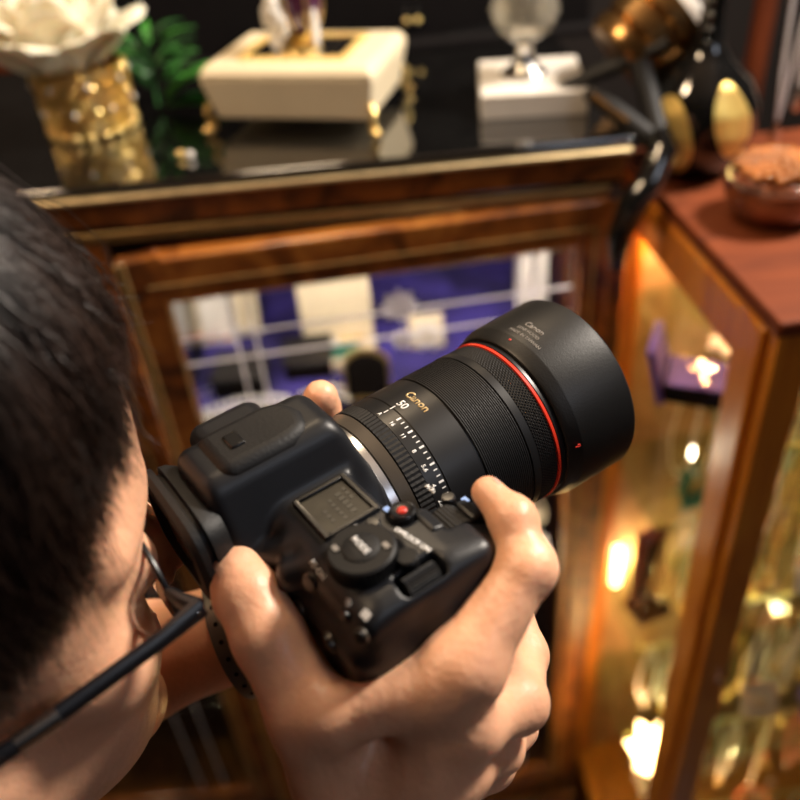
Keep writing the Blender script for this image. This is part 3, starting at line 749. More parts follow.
def etch_set(d, hy, vx, x0, x1, flowers):
    e = MB()
    for z in hy: e.span((x0, .0065, z-.0014), (x1, .0078, z+.0014))
    for x in vx: e.span((x-.0014, .0065, .2), (x+.0014, .0078, 1.149))
    e.build('etched_line', 'etch', d)
    for (x, z, s) in flowers:
        fl = MB()
        for k in range(8):
            a = 2*PI*k/8; c, sn = math.cos(a), math.sin(a)
            fl.prism([(x+s*(.28*c-.16*-sn), z+s*(.28*sn-.16*c)), (x+s*(.75*c-.22*-sn), z+s*(.75*sn-.22*c)), (x+s*c, z+s*sn), (x+s*(.75*c+.22*-sn), z+s*(.75*sn+.22*c)), (x+s*(.28*c+.16*-sn), z+s*(.28*sn+.16*c))], .0045, .0063, lambda a_, b_, h: (a_, h, b_))
        fl.lathe([(s*.42, .0042), (s*.42, .0064)], 20, c=(x, 0, z), axis='y'); fl.lathe([(s*.16, .002), (s*.16, .006)], 14, c=(x, 0, z), axis='y')
        fl.build('etched_flower', 'etch', d)
zz = [on_door(330, 324)[1], on_door(330, 349)[1]]
vxs = [on_door(243, 370)[0], on_door(262, 370)[0], on_door(519, 275)[0], on_door(536, 275)[0]]
f1 = on_door(400, 308); f2 = on_door(404, 342)
etch_set(D1, zz, vxs, -.435, -.036, [(f1[0], f1[1], .019), (f2[0], f2[1], .012)])
h2 = ((-.268, .752), 0)
etch_set(D2, zz, [on_door(166, 705, *h2)[0], on_door(192, 705, *h2)[0], -.35, -.37], -.42, -.036, [(-.23, sum(zz)/2+.01, .02)])

# ---- what lies on the cabinet top
def top(px, py, z=TOPZ): return gz(px, py, z)
# rose in a gilt filigree cup
p = top(95, 129); p.z = TOPZ
cup = thing('gilt_filigree_cup', 'gold filigree cup with scalloped foot on the black cabinet top', 'cup', p)
cb_ = MB(); n = 28; hgt = .066
cb_.lathe([(.041, .002), (.043, .002), (.046, hgt), (.0435, hgt), (.040, .006), (0, .006)], 40)
cb_.build('cup_wall', 'gold', cup)
sc = MB()
for k in range(18):
    a = 2*PI*k/18; sc.ball((.043*math.cos(a), .043*math.sin(a), .0048), (.0058, .0058, .0048), 10, 6)
sc.build('scalloped_foot', 'gold', cup)
fg = MB()
for k in range(14):
    for j in range(5):
        a = 2*PI*(k+.5*(j % 2))/14; z = .013+.0115*j; r = .0435+.003*z/hgt; s = .0062; pts = []
        for m_ in range(12):
            t = 2*PI*m_/12; pts.append(((r+.001)*math.cos(a+s*math.cos(t)/r), (r+.001)*math.sin(a+s*math.cos(t)/r), z+s*math.sin(t)))
        fg.tube(pts, .0011, 5, closed=True)
        for m_ in range(3): fg.ball(((r+.002)*math.cos(a+.05*(m_-1)), (r+.002)*math.sin(a+.05*(m_-1)), z+.002*(m_ % 2)), .0016, 6, 4)
fg.build('filigree', 'gold', cup)
for k in range(16):
    a = 2*PI*k/16; MB().ball((.0485*math.cos(a), .0485*math.sin(a), (.03, .055)[k % 2]), .0027, 10, 6).build('pearl_stud', 'pearl', cup)
rose = thing('cream_rose', 'cream fabric rose with wide open petals set in the gold filigree cup', 'flower', (p.x-.012, p.y, TOPZ+hgt-.004))
def petal(a, r, h, tilt, w, curl, sd):
    rn = random.Random(sd); mb = MB(); v = []; f = []; A, B_ = 9, 9
    for i in range(A):
        s = i/(A-1)
        for j in range(B_):
            t = -1+2*j/(B_-1); ww = w*math.sin(PI*(.12+.75*s))**.7
            x = r+tilt*s*h+curl*s**3*h*.45-.010*t*t*(1-s*.5)+.0015*math.sin(6*t+sd); y = ww*t; z = h*s*(1-.28*curl*s*s)-.35*abs(t)**2*h*s*.35+.0012*math.sin(9*t+sd)
            v.append((x*math.cos(a)-y*math.sin(a), x*math.sin(a)+y*math.cos(a), z))
    for i in range(A-1):
        for j in range(B_-1): f.append((i*B_+j, (i+1)*B_+j, (i+1)*B_+j+1, i*B_+j+1))
    o = mb.add(v, f).build('petal', 'petal', rose); m = o.modifiers.new('thick', 'SOLIDIFY'); m.thickness = .0009; return o
sd = 0
for ring, (cnt, r, h, tilt, w, curl) in enumerate([(3, .004, .074, .03, .016, .0), (4, .010, .080, .10, .024, .0), (5, .017, .080, .22, .032, .15), (6, .024, .076, .38, .040, .4), (6, .030, .062, .62, .046, .8)]):
    for k in range(cnt): sd += 1; petal(2*PI*k/cnt+ring*.6, r, h, tilt, w, curl, sd)
MB().ball((0, 0, .04), (.013, .013, .032), 14, 10).build('rose_bud', 'petal', rose)
# green sprig
q = top(160, 112)
sp = thing('green_foliage_sprig', 'artificial green leaf sprig lying between the rose cup and ivory box', 'plant', (q.x, q.y+.03, TOPZ))
def leaf(c, d, l, w, mat, bend=.3, up=(0, 0, 1)):
    c = Vector(c); d = Vector(d).normalized(); s = d.cross(Vector(up)).normalized(); n_ = s.cross(d); mb = MB(); v = []; f = []; A = 9
    for i in range(A):
        t = i/(A-1); ww = w*math.sin(PI*min(1, t*.93+.05))**.8
        for j in (-1, -.5, 0, .5, 1): v.append(c+d*l*t+s*ww*j+n_*(-bend*l*t*t+abs(j)*ww*.35))
    for i in range(A-1):
        for j in range(4): f.append((i*5+j, (i+1)*5+j, (i+1)*5+j+1, i*5+j+1))
    o = mb.add(v, f).build('leaf', mat, sp); m = o.modifiers.new('thick', 'SOLIDIFY'); m.thickness = .0006; return o
leaf((.012, -.03, .012), (.75, -.15, .75), .075, .024, 'leaf', .35); leaf((.01, -.035, .006), (1, -.2, .18), .07, .020, 'leaf_dark', .2)
leaf((-.01, 0, .02), (-.5, .2, .9), .06, .018, 'leaf_dark')
for k in range(26):
    a = k*2.4; st = Vector((-.006+.012*math.cos(a), .01*math.sin(a), .015+.0022*k)); leaf(st, (math.cos(a), .6*math.sin(a), .75+.25*math.sin(k)), .042, .0045, 'leaf' if k % 2 else 'leaf_dark', .5)
MB().tube([(.0, -.03, .006), (-.004, -.01, .03), (-.006, 0, .085)], .0016, 6).build('stem', 'leaf_dark', sp)
# pearl and gold studs
for (px, py, m_, nm, lb) in ((181, 158, 'gold', 'gold_bead_stud', 'small round gold bead earring on black glass near the rose cup'), (191, 159, 'pearl', 'pearl_stud_earring', 'small white pearl earring on black glass right of the gold bead')):
    p = top(px, py); t = thing(nm, lb, 'earring', (p.x, p.y, TOPZ)); MB().ball((0, 0, .0040), .0040, 14, 10).build('bead', m_, t); MB().tube([(0, .003, .004), (0, .010, .0012)], .0006, 6).build('post', 'gold', t)
# ivory jewellery box
A_, B2, C_ = top(214, 134), top(376, 137), top(402, 90)
ang = math.atan2(B2.y-A_.y, B2.x-A_.x); Wd = (B2-A_).length-.002; Dp = .125
cx = (A_+B2)/2; bc = Vector((cx.x, cx.y, TOPZ))+Vector((-math.sin(ang), math.cos(ang), 0))*Dp/2
jb = thing('jewellery_box', 'ivory leather jewellery box on scrolled gold feet with gilt oval lid mount', 'box', bc, ang)
def frustum(x0, y0, z0, x1, y1, z1): return MB().add([(-x0, -y0, z0), (x0, -y0, z0), (x0, y0, z0), (-x0, y0, z0), (-x1, -y1, z1), (x1, -y1, z1), (x1, y1, z1), (-x1, y1, z1)], [(3, 2, 1, 0), (4, 5, 6, 7), (0, 1, 5, 4), (1, 2, 6, 5), (2, 3, 7, 6), (3, 0, 4, 7)])
w2, d2 = Wd/2, Dp/2
frustum(w2-.004, d2-.004, .014, w2+.004, d2+.004, .056).build('box_body', 'ivory', jb, bevel=.003, seg=3)
frustum(w2+.005, d2+.005, .0565, w2-.002, d2-.002, .066).build('lid', 'ivory', jb, bevel=.003, seg=3)
gf = MB()
for s in (-1, 1):
    for (ax_, bx, ay, by) in ((-w2+.03, w2-.03, s*(d2-.022), s*(d2-.022)),):
        for k in range(26): t = (k+.5)/26; gf.ball((ax_+(bx-ax_)*t, ay+.002*math.sin(k*2), .0675), (.0035, .0042, .0022), 8, 5)
    for k in range(12): t = (k+.5)/12; gf.ball((s*(w2-.032), (-d2+.022)+(2*d2-.044)*t, .0675), (.0042, .0035, .0022), 8, 5)
gf.build('gilt_lid_border', 'gold', jb)
MB().span((-w2+.034, -d2+.026, .065), (w2-.034, d2-.026, .0672)).build('lid_mirror', 'silver', jb)
for sx in (-1, 1):
    for sy in (-1, 1):
        pts = [Vector((sx*(w2-.002), sy*(d2-.001), z))+Vector((sx*a, sy*a, 0)) for z, a in ((.030, .001), (.024, .004), (.018, .0035), (.012, .0), (.006, .001), (.0035, .005), (.006, .0075), (.009, .005))]
        MB().tube(pts, [.0028, .0034, .003, .0034, .0036, .0034, .003, .002], 10).build('scrolled_foot', 'gold', jb)
# figurine on the lid
fgr = thing('porcelain_figurine', 'white and purple porcelain egg figurine in gold mount on the ivory box lid', 'figurine', (bc.x-.004, bc.y, TOPZ+.0672), ang)
MB().lathe([(.020, 0), (.022, .003), (.014, .005), (.009, .009), (.012, .012), (0, .012)], 24).build('gilt_base', 'gold', fgr)
MB().ball((.006, .004, .045), (.021, .021, .036), 24, 16).build('egg_body', 'purple_glass', fgr)
for k, a in enumerate((0, 1.05, 2.1)):
    MB().tube([Vector((.006+.0215*math.cos(t)*math.cos(a), .004+.0215*math.cos(t)*math.sin(a), .045+.0365*math.sin(t))) for t in [2*PI*i/28 for i in range(28)]], .0014, 6, closed=True).build('gilt_rib', 'gold', fgr)
for (c, r) in (((-.018, -.014, .012), (.008, .007, .012)), ((-.014, -.016, .030), (.009, .008, .013)), ((-.016, -.018, .046), (.0075, .0075, .0085)), ((-.026, -.014, .032), (.004, .004, .011)), ((-.006, -.020, .024), (.004, .004, .011)), ((.022, -.010, .020), (.004, .006, .018))): MB().ball(c, r, 14, 10).build('porcelain_petal', 'pearl', fgr)
fb = MB()
for k in range(8): a = 2*PI*k/8; fb.ball((-.015+.006*math.cos(a), -.024, .033+.006*math.sin(a)), .0028, 8, 6)
fb.build('porcelain_blossom', 'pearl', fgr)
# marble block with crystal goblet
m0, m1, m2 = top(481, 121), top(588, 115), top(450, 95)
ang = math.atan2(m1.y-m0.y, m1.x-m0.x); Wd = (m1-m0).length; Dp = .115
mc = (m0+m1)/2+Vector((-math.sin(ang), math.cos(ang), 0))*Dp/2; mc.z = TOPZ
mbk = thing('marble_base', 'white marble block on the black cabinet top under a crystal goblet', 'stand', mc, ang)
MB().box((0, 0, .012), (Wd/2, Dp/2, .012)).build('marble_slab', 'marble', mbk, bevel=.0015)
MB().ball((-Wd/2-.0002, -.018, .013), (.0006, .004, .004), 10, 6).build('dark_plug', 'velvet_black', mbk)
gb = thing('crystal_goblet', 'cut crystal goblet with silver stem standing on the white marble block', 'goblet', (mc.x-.006, mc.y+.004, TOPZ+.024))
pr = [(.0, 0), (.022, 0), (.0235, .002), (.019, .006), (.012, .012), (.0085, .022), (.0095, .028), (.006, .031), (0, .031)]
MB().lathe(pr, 24).build('foot', 'silver', gb, angle=20)
MB().lathe([(0, .031), (.010, .032), (.024, .040), (.031, .052), (.0325, .066), (.031, .080), (.027, .090), (.025, .090), (.029, .078), (.0300, .066), (.029, .054), (.022, .043), (0, .037)], 14).build('crystal_bowl', 'crystal', gb, angle=12)
stn = MB()
for k in range(14):
    a = 2*PI*k/14; stn.ball((.0325*math.cos(a), .0325*math.sin(a), .056+.008*(k % 2)), (.0022, .0022, .004), 8, 6)
stn.build('cut_facets', 'crystal', gb)
# dark earring board behind
bd = thing('earring_board', 'black velvet earring display board standing behind the cabinet top ornaments', 'display board', (.0, 1.10, TOPZ))
MB().box((-.02, .02, .15), (.30, .008, .15)).build('velvet_panel', 'velvet_black', bd, bevel=.002)
MB().box((-.02, .012, .004), (.31, .03, .004)).build('board_foot', 'velvet_black', bd, bevel=.001)
def earring(px, py, y, m_, nm, lb):
    p = gy(px, py, y); t = thing(nm, lb, 'earring', p)
    for s in (-1, 1):
        MB().tube([(s*.007, 0, .016), (s*.007, -.003, .014), (s*.007, -.003, .004)], .0005, 5).build('ear_wire', 'silver', t)
        MB().ball((s*.007, -.003, 0), .0040, 12, 8).build('drop', m_, t)
earring(412, 20, 1.108, 'gold', 'gold_drop_earrings', 'pair of gold drop earrings high on the black velvet board')
earring(459, 45, 1.108, 'pearl', 'pearl_drop_earrings', 'pair of white pearl drop earrings on the black velvet board')
earring(481, 41, 1.108, 'crystal', 'crystal_drop_earrings', 'pair of clear drop earrings beside the pearl pair on the velvet board')
# brown shelf far left
a = gy(15, 72, 1.3); bs = thing('wall_shelf', 'dark brown wooden wall shelf behind the rose at the left', 'shelf', (a.x-.2, 1.6, 0))
MB().box((0, 0, a.z-.04), (.45, .09, .012)).build('shelf_board', 'cherry_top', bs, bevel=.002)
for s in (-1, 1): MB().box((s*.3, .04, a.z-.09), (.01, .05, .045)).build('bracket', 'cherry_top', bs)
# ================================================================== RIGHT DISPLAY CABINET
RA = .075
rc = thing('glass_cabinet', 'cherry wood glass display cabinet lit warm inside at the right', 'cabinet', (.283, .511, 0), RA)
RM = Matrix.Translation((.283, .511, 0)) @ Matrix.Rotation(RA, 4, 'Z'); RI = RM.inverted()
W_, Dd, Hh = .62, .345, 1.2
def rl(px, py, z): return RI @ gz(px, py, z)
MB().span((-.004, -.004, Hh-.014), (W_, Dd, Hh)).build('cabinet_top', 'cherry_top', rc, bevel=.003, seg=3)
for x0, x1, y0, y1 in ((.0, .030, .0, .012), (W_-.03, W_, 0, .03), (W_-.03, W_, Dd-.03, Dd), (0, .03, Dd-.02, Dd)): MB().span((x0, y0, .06), (x1, y1, Hh-.014)).build('post', 'cherry', rc, bevel=.0015)
MB().span((0, 0, 0), (W_, Dd, .06)).build('plinth', 'cherry', rc, bevel=.002)
MB().span((.03, 0, Hh-.05), (W_-.03, .014, Hh-.014)).build('front_rail', 'cherry', rc, bevel=.001)
MB().span((.02, Dd-.008, .06), (W_-.02, Dd, Hh-.014)).build('back_panel', 'linen', rc)
MB().span((W_-.012, .03, .06), (W_, Dd-.03, Hh-.014)).build('side_panel', 'cherry', rc)
MB().span((.03, .004, .06), (W_-.03, .007, Hh-.05)).build('front_pane', 'glass', rc)
sdr = bpy.data.objects.new('side_door', None); col.objects.link(sdr); sdr.parent = rc
fr = MB(); a0, a1, g0, g1 = .014, Dd-.002, .048, Dd-.045
fr.span((-.006, a0, .065), (.012, g0, Hh-.017)); fr.span((-.006, g1, .065), (.012, a1, Hh-.017)); fr.span((-.006, g0, Hh-.062), (.012, g1, Hh-.017)); fr.span((-.006, g0, .065), (.012, g1, .11))
fr.build('door_frame', 'cherry', sdr, bevel=.003, seg=3)
MB().span((.001, g0, .11), (.004, g1, Hh-.062)).build('door_pane', 'glass', sdr)
lk = MB().lathe([(.004, 0), (.004, .002), (.003, .003), (0, .003)], 16, axis='x', c=(-.002, 0, 0))
k_ = RI @ gy(716, 678, .512); MB().lathe([(.0045, -.003), (.0045, 0), (0, 0)], 18, axis='y', c=(k_.x+.002, 0, k_.z)).build('cabinet_lock', 'silver', rc)
SZ = (1.035, .80, .56, .34)
for z in SZ: MB().span((.014, .016, z-.006), (W_-.014, Dd-.012, z)).build('glass_shelf', 'glass_green', rc)
MB().span((.035, Dd-.022, .52), (.047, Dd-.012, .60)).build('lamp_tube', 'lamp_tube', rc, bevel=.002)
MB().span((.05, Dd-.024, Hh-.024), (W_-.05, Dd-.014, Hh-.016)).build('lamp_tube', 'lamp_tube', rc, bevel=.001)
def rthing(name, label, cat, x, y, z, rz=0, group=None):
    p = RM @ Vector((x, y, z)); return thing(name, label, cat, p, RA+rz, group)
# lotus lamp
lo = rthing('lotus_lamp', 'lit white lotus shaped glass lamp low in the right cabinet', 'lamp', .055, .13, .34)
for ring, (n_, r0, h, t_) in enumerate(((6, .010, .055, .25), (8, .016, .045, .85))):
    for k in range(n_):
        a = 2*PI*(k+.5*ring)/n_; v = []; f = []
        for i in range(7):
            s = i/6; ww = .015*math.sin(PI*(.08+.9*s)) if s < 1 else .0004
            for j in (-1, 0, 1):
                x = r0+t_*h*s+.004*(j*j)*-1; y = ww*j; v.append((x*math.cos(a)-y*math.sin(a), x*math.sin(a)+y*math.cos(a), .004+h*s))
        for i in range(6):
            for j in range(2): f.append((i*3+j, (i+1)*3+j, (i+1)*3+j+1, i*3+j+1))
        o = MB().add(v, f).build('lotus_petal', 'lamp', lo); m = o.modifiers.new('thick', 'SOLIDIFY'); m.thickness = .001
MB().ball((0, 0, .022), (.012, .012, .016), 14, 10).build('bulb', 'lamp', lo)
MB().lathe([(.022, 0), (.022, .003), (.012, .005), (0, .005)], 20).build('lamp_base', 'gold', lo)
# purple box with silver cross
p = rl(690, 392, 1.035)
pb = rthing('purple_pendant_box', 'open purple velvet box with silver cross pendant on the top glass shelf', 'box', p.x+.01, p.y, 1.035, -.5)
MB().box((0, 0, .009), (.036, .028, .009)).build('box_base', 'velvet_black', pb, bevel=.002)
MB().box((0, 0, .0185), (.032, .024, .0012)).build('box_pad', 'velvet_purple', pb)
MB().box((-.041, 0, .026), (.004, .030, .030), Matrix.Rotation(-.25, 3, 'Y')).build('box_lid', 'velvet_purple', pb, bevel=.002)
cr = thing('silver_cross_pendant', 'silver cross pendant lying in the open purple velvet box', 'pendant', pb.matrix_basis @ Vector((0, 0, .0212)), RA-.3)
MB().box((0, 0, 0), (.003, .020, .0012)).box((0, .006, 0), (.012, .003, .0012)).build('cross', 'silver', cr, bevel=.0006)
MB().ball((0, .006, .001), (.0035, .0035, .002), 10, 6).build('stone', 'crystal', cr)
# white flower brooches
def flower(nm, lb, x, y, z, s, mat='white', rz=0):
    t = rthing(nm, lb, 'brooch', x, y, z, rz)
    for k in range(6):
        a = 2*PI*k/6; MB().ball((s*.6*math.cos(a), s*.6*math.sin(a), s*.28), (s*.45, s*.27, s*.14), 12, 8, Matrix.Rotation(a, 3, 'Z')).build('petal', mat, t)
    MB().ball((0, 0, s*.36), s*.2, 10, 8).build('centre_stone', 'gold', t)
p = rl(708, 352, 1.035); flower('flower_brooch', 'white flower brooch behind the purple box on the top glass shelf', p.x+.02, min(p.y, .30), 1.035, .020)
p = rl(728, 372, 1.035); flower('flower_brooch', 'white flower brooch right of the purple box near the cabinet corner post', p.x+.03, p.y+.01, 1.035, .017)
p = rl(720, 400, 1.035); flower('flower_brooch', 'white flower brooch in front of the purple box on the top glass shelf', p.x+.015, p.y, 1.035, .016)
# hanging chains on a bar
def chain_mesh(pts, r, step, mb):
    pts = [Vector(q) for q in pts]
    for a, b in zip(pts[:-1], pts[1:]):
        n_ = max(1, int((b-a).length/step))
        for i in range(n_):
            d_ = (b-a).normalized(); c = a+(b-a)*(i+.5)/n_
            mb.ball(c, (r, r, r), 6, 4)
    return mb
def loop(w, h, n=14): return [(w*math.cos(t), 0, -h*.5*(1-math.sin(t))**1.0 if True else 0) for t in [PI/2+2*PI*i/n for i in range(n+1)]]
def vloop(w, h): return [(0, 0, 0), (w*.6, 0, -h*.25), (w, 0, -h*.6), (w*.7, 0, -h*.88), (0, 0, -h), (-w*.7, 0, -h*.88), (-w, 0, -h*.6), (-w*.6, 0, -h*.25), (0, 0, 0)]
bars = []
for (zb, x0, x1, y, nm, lb) in ((1.01, .03, .26, .20, 'necklace_bar', 'thin brass bar under the top shelf carrying beige and gold necklaces'), (1.0, .05, .55, .075, 'necklace_bar', 'thin brass bar behind the front pane carrying silver necklaces')):
    t = rthing(nm, lb, 'display bar', 0, 0, 0)
    MB().tube([(x0, y, zb), (x1, y, zb)], .0025, 10).build('bar', 'gold', t); 
    for x in (x0, x1): MB().tube([(x, y, zb), (x, y, zb+.019)], .002, 8).build('bar_hanger', 'gold', t)
cols_ = [('cream', 'beige bead'), ('gold', 'gold bead'), ('silver', 'silver bead'), ('pearl', 'pearl'), ('coral', 'coral bead')]
pos = ['nearest the back post', 'second from the back post', 'third from the back post', 'in the middle of the brass bar', 'fifth along the brass bar', 'sixth along the brass bar', 'near the far end of the brass bar']
for i, x in enumerate((.045, .070, .095, .120, .150, .180, .215)):
    m_, w_ = cols_[(i*2) % 4 if i != 2 else 0]; t = rthing('bead_necklace', 'long %s necklace hanging %s' % (w_, pos[i]), 'necklace', x, .20+.003*(i % 2), 1.0095, .25*i)
    chain_mesh(vloop(.016, .15+.012*(i % 3)), .0017, .0034, MB()).build('beads', 'silver_bead' if m_ == 'silver' else m_, t)
    MB().ball((0, 0, -.162-.012*(i % 3)), (.006, .003, .008), 10, 8).build('pendant', ('silver', 'gold', 'crystal')[i % 3], t)
for i, x in enumerate((.075, .10, .13, .165, .20, .24, .29, .35, .42, .50)):
    m_ = ('silver', 'gold', 'silver', 'pearl')[i % 4]; t = rthing('chain_necklace', 'long %s chain necklace %s behind the front pane' % (('silver', 'gold', 'bright silver', 'pearl')[i % 4], ('first from the corner post', 'second from the corner post', 'third from the corner post', 'fourth from the corner post', 'fifth from the corner post', 'sixth from the corner post', 'seventh from the corner post', 'eighth from the corner post', 'ninth from the corner post', 'farthest from the corner post')[i]), 'necklace', x, .075, .9995, .5*i)
    chain_mesh(vloop(.014, .13+.02*(i % 3)), .0016, .0032, MB()).build('links', 'silver_bead' if m_ == 'silver' else m_, t)
    MB().ball((0, 0, -.14-.02*(i % 3)), (.005, .003, .007), 10, 8).build('pendant', ('crystal', 'gold', 'silver')[i % 3], t)
lev_ = {.775: 'second', .535: 'third', .315: 'lowest'}
for zb in (.775, .535, .315):
    for (y, x0, x1, where, n_) in ((.20, .03, .30, 'middle', 8), (.075, .05, .55, 'front', 11)):
        t = rthing('necklace_bar', 'thin brass bar at the %s under the %s glass shelf' % (where, lev_[zb]), 'display bar', 0, 0, 0)
        MB().tube([(x0, y, zb), (x1, y, zb)], .0025, 10).build('bar', 'gold', t)
        for x in (x0, x1): MB().tube([(x, y, zb), (x, y, zb+.019)], .002, 8).build('bar_hanger', 'gold', t)
        for i in range(n_):
            x = x0+.02+(x1-x0-.04)*i/(n_-1); j = (i*3+int(zb*10)) % 5; m_ = ('silver', 'cream', 'gold', 'pearl', 'coral')[j]; w_ = ('silver', 'beige', 'gold', 'pearl', 'coral')[j]
            if zb < .4 and x < .14: continue
            q = rthing('hanging_necklace', '%s necklace among those on the %s bar under the %s shelf' % (w_, where, lev_[zb]), 'necklace', x, y, zb-.0005, .5*i, '%s necklaces on the %s bar under the %s shelf' % (w_, where, lev_[zb]))
            hh_ = .13+.02*(i % 3)
            chain_mesh(vloop(.014, hh_), .0017, .0034, MB()).build('beads', 'silver_bead' if m_ == 'silver' else m_, q)
            MB().ball((0, 0, -hh_-.009), (.006, .003, .008), 10, 8).build('pendant', ('crystal', 'gold', 'silver')[i % 3], q)
# second shelf: red framed silver watch stand, trays, rings
def tray(nm, lb, cat, x, y, z, rz, w, d, mat, items, seed):
    t = rthing(nm, lb, cat, x, y, z, rz)
    MB().box((0, 0, .006), (w, d, .006)).build('tray_base', mat, t, bevel=.0015)
    MB().box((0, d-.003, .03), (w, .003, .03)).build('tray_back', mat, t, bevel=.001)
    return t
rs = rthing('red_watch_stand', 'tall dark red stand holding a silver bracelet beside the back post', 'stand', .055, .245, .56, .25)
MB().box((0, .01, .075), (.022, .006, .075)).build('stand_back', pm('dark_red_velvet', (.16, .015, .02), .8), rs, bevel=.002)
MB().box((0, -.002, .006), (.026, .022, .006)).build('stand_foot', 'velvet_black', rs, bevel=.002)
MB().box((0, .002, .08), (.012, .003, .05)).build('stand_pad', 'velvet_black', rs, bevel=.001)
bw = rthing('silver_bracelet', 'silver link bracelet hung on the tall dark red stand', 'bracelet', .053, .236, .635, .25)
for k in range(9): MB().box((.004*math.sin(k*.5), 0, .032-k*.008), (.005, .0015, .003)).build('link', 'silver', bw, bevel=.0008)
MB().lathe([(.009, -.003), (.009, .001), (0, .002)], 20, axis='y', c=(0, -.001, -.002)).build('dial', 'silver', bw)
rn = random.Random(11)
kinds = [('gold_ring', 'gold ring', 'gold'), ('silver_ring', 'silver ring', 'silver'), ('coral_ring', 'coral set ring', 'coral'), ('pearl_ring', 'pearl set ring', 'pearl')]
places = {1.035: 'top glass shelf', .80: 'second glass shelf', .56: 'third glass shelf', .34: 'lowest glass shelf'}
def ring(x, y, z, k, lb, gr):
    nm, w_, m_ = kinds[k]; t = rthing(nm, lb, 'ring', x, y, z, rn.uniform(0, 3), gr)
    MB().tube([(.009*math.cos(a), 0, .0102+.009*math.sin(a)) for a in [2*PI*i/20 for i in range(20)]], .0012, 8, closed=True).build('band', m_ if m_ in ('gold', 'silver') else 'gold', t)
    MB().ball((0, 0, .0215), (.004, .004, .0032), 8, 6).build('stone', m_ if k > 1 else 'crystal', t)
for z in (1.035, .80, .56, .34):
    for i in range(26 if z < 1 else 12):
        x = rn.uniform(.10, .55); y = .05+.25*((i*.618) % 1); k = i % 4
        if (z == .34 and x < .14): continue
        if z > 1 and (x < .13): x += .08
        ring(x, y, z, k, '%s standing among other rings on the %s' % (kinds[k][1], places[z]), '%ss on the %s' % (kinds[k][1], places[z]))
def card(x, y, z, rz, w, h, mat, lb, gold=True):
    t = rthing('price_card' if not gold else 'pendant_card', lb, 'card', x, y, z, rz)
    R_ = Matrix.Rotation(-.35, 3, 'X')
    MB().box((0, .008, h*.5), (w, .0012, h*.5), R_).build('card_panel', mat, t, bevel=.0005)
    MB().box((0, .02, h*.35), (w*.3, .001, h*.38), Matrix.Rotation(.5, 3, 'X')).build('card_prop', mat, t)
    if gold:
        o = MB().lathe([(.006, -.001), (.007, 0), (.006, .001), (.004, .0012), (0, .002)], 16, axis='y', c=(0, .002, h*.5)).build('pendant', 'gold', t)
    return t
k1 = rl(780, 690, .80)
card(.145, .05, .80, -.2, .022, .034, 'white', 'white card leaning behind the front pane on the second glass shelf', False)
card(.21, .09, .80, .2, .02, .05, 'cream', 'cream pendant card at the middle of the second glass shelf')
card(.10, .12, .80, .1, .018, .06, 'cream', 'tall cream pendant card near the side door on the second glass shelf')
card(.07, .20, .80, .3, .016, .055, 'green', 'green pendant card at the back of the second glass shelf')
card(.13, .06, .56, -.1, .022, .05, 'cream', 'cream pendant card near the corner post on the third glass shelf')
card(.20, .05, .56, .2, .022, .05, 'velvet_purple', 'purple pendant card behind the front pane on the third glass shelf')
card(.17, .12, 1.035, .1, .022, .05, 'cream', 'cream pendant card on the top glass shelf behind the front pane')
for i, (x, y, z, lb) in enumerate(((.06, .10, .80, 'coiled red bead bracelet on the second glass shelf'), (.12, .20, .56, 'coiled red bead bracelet on the third glass shelf'), (.16, .05, .34, 'coiled red bead bracelet on the lowest glass shelf'))):
    t = rthing('bead_bracelet', lb, 'bracelet', x, y, z)
    for c in range(3): chain_mesh([(.024*math.cos(a), .024*math.sin(a), .003+.0055*c) for a in [2*PI*j/20 for j in range(21)]], .0028, .0055, MB()).build('bead_string', ('red', 'gold', 'coral')[c], t)

# ---- on the right cabinet
def rz_(px, py): v = gz(px, py, 1.2); v.z = 1.2; return v
vp = rz_(708, 186); vp.y += .045
va = thing('bottle_vase', 'black glazed bottle vase with gold leaf ovals on the cherry cabinet', 'vase', vp)
prof = [(.030, 0), (.034, .002), (.046, .022), (.053, .045), (.052, .066), (.042, .088), (.024, .106), (.014, .120), (.011, .145), (.011, .19), (.014, .215), (.019, .225), (.016, .225), (.009, .20), (0, .20)]
MB().lathe(prof, 48).build('vase_body', 'black_gloss', va, angle=60)
def on_prof(z):
    for (r0, z0), (r1, z1) in zip(prof[1:-3], prof[2:]):
        if z0 <= z <= z1: return r0+(r1-r0)*(z-z0)/(z1-z0)
    return .05
for a0_, zc, hw, hh in ((-2.42, .046, .42, .037), (-1.32, .060, .36, .034)):
    v = []; f = []; A, Bn = 12, 14
    for i in range(A+1):
        rr_ = i/A
        for k in range(Bn*2):
            t = 2*PI*k/(Bn*2); z = zc+hh*rr_*math.sin(t); a = a0_+hw*rr_*math.cos(t)-.12*math.sin(t)*rr_; r = on_prof(z)+.0012; v.append((r*math.cos(a), r*math.sin(a), z))
    N_ = Bn*2
    for i in range(A):
        for k in range(N_): f.append((i*N_+k, (i+1)*N_+k, (i+1)*N_+(k+1) % N_, i*N_+(k+1) % N_))
    MB().add(v, f).build('gold_leaf_oval', 'gold_leaf', va)
st = MB()
for k in range(9): st.ball((-.008+.001*math.sin(k), -.0125, .11+.012*k), .0022, 8, 6)
st.build('bead_string', 'crystal', va)
pp = rz_(768, 222); pp.y += .012; pp.x += .008
po = thing('glazed_pot', 'round amber glazed pot with silver rim and honey bead lid', 'pot', pp)
MB().lathe([(.026, 0), (.030, .003), (.040, .012), (.044, .024), (.042, .036), (.036, .042), (0, .042)], 40).build('pot_body', 'amber', po, angle=60)
MB().lathe([(.0430, .0345), (.0438, .036), (.0428, .038), (.041, .038)], 40).build('silver_rim', 'silver', po, angle=60)
bdz = MB()
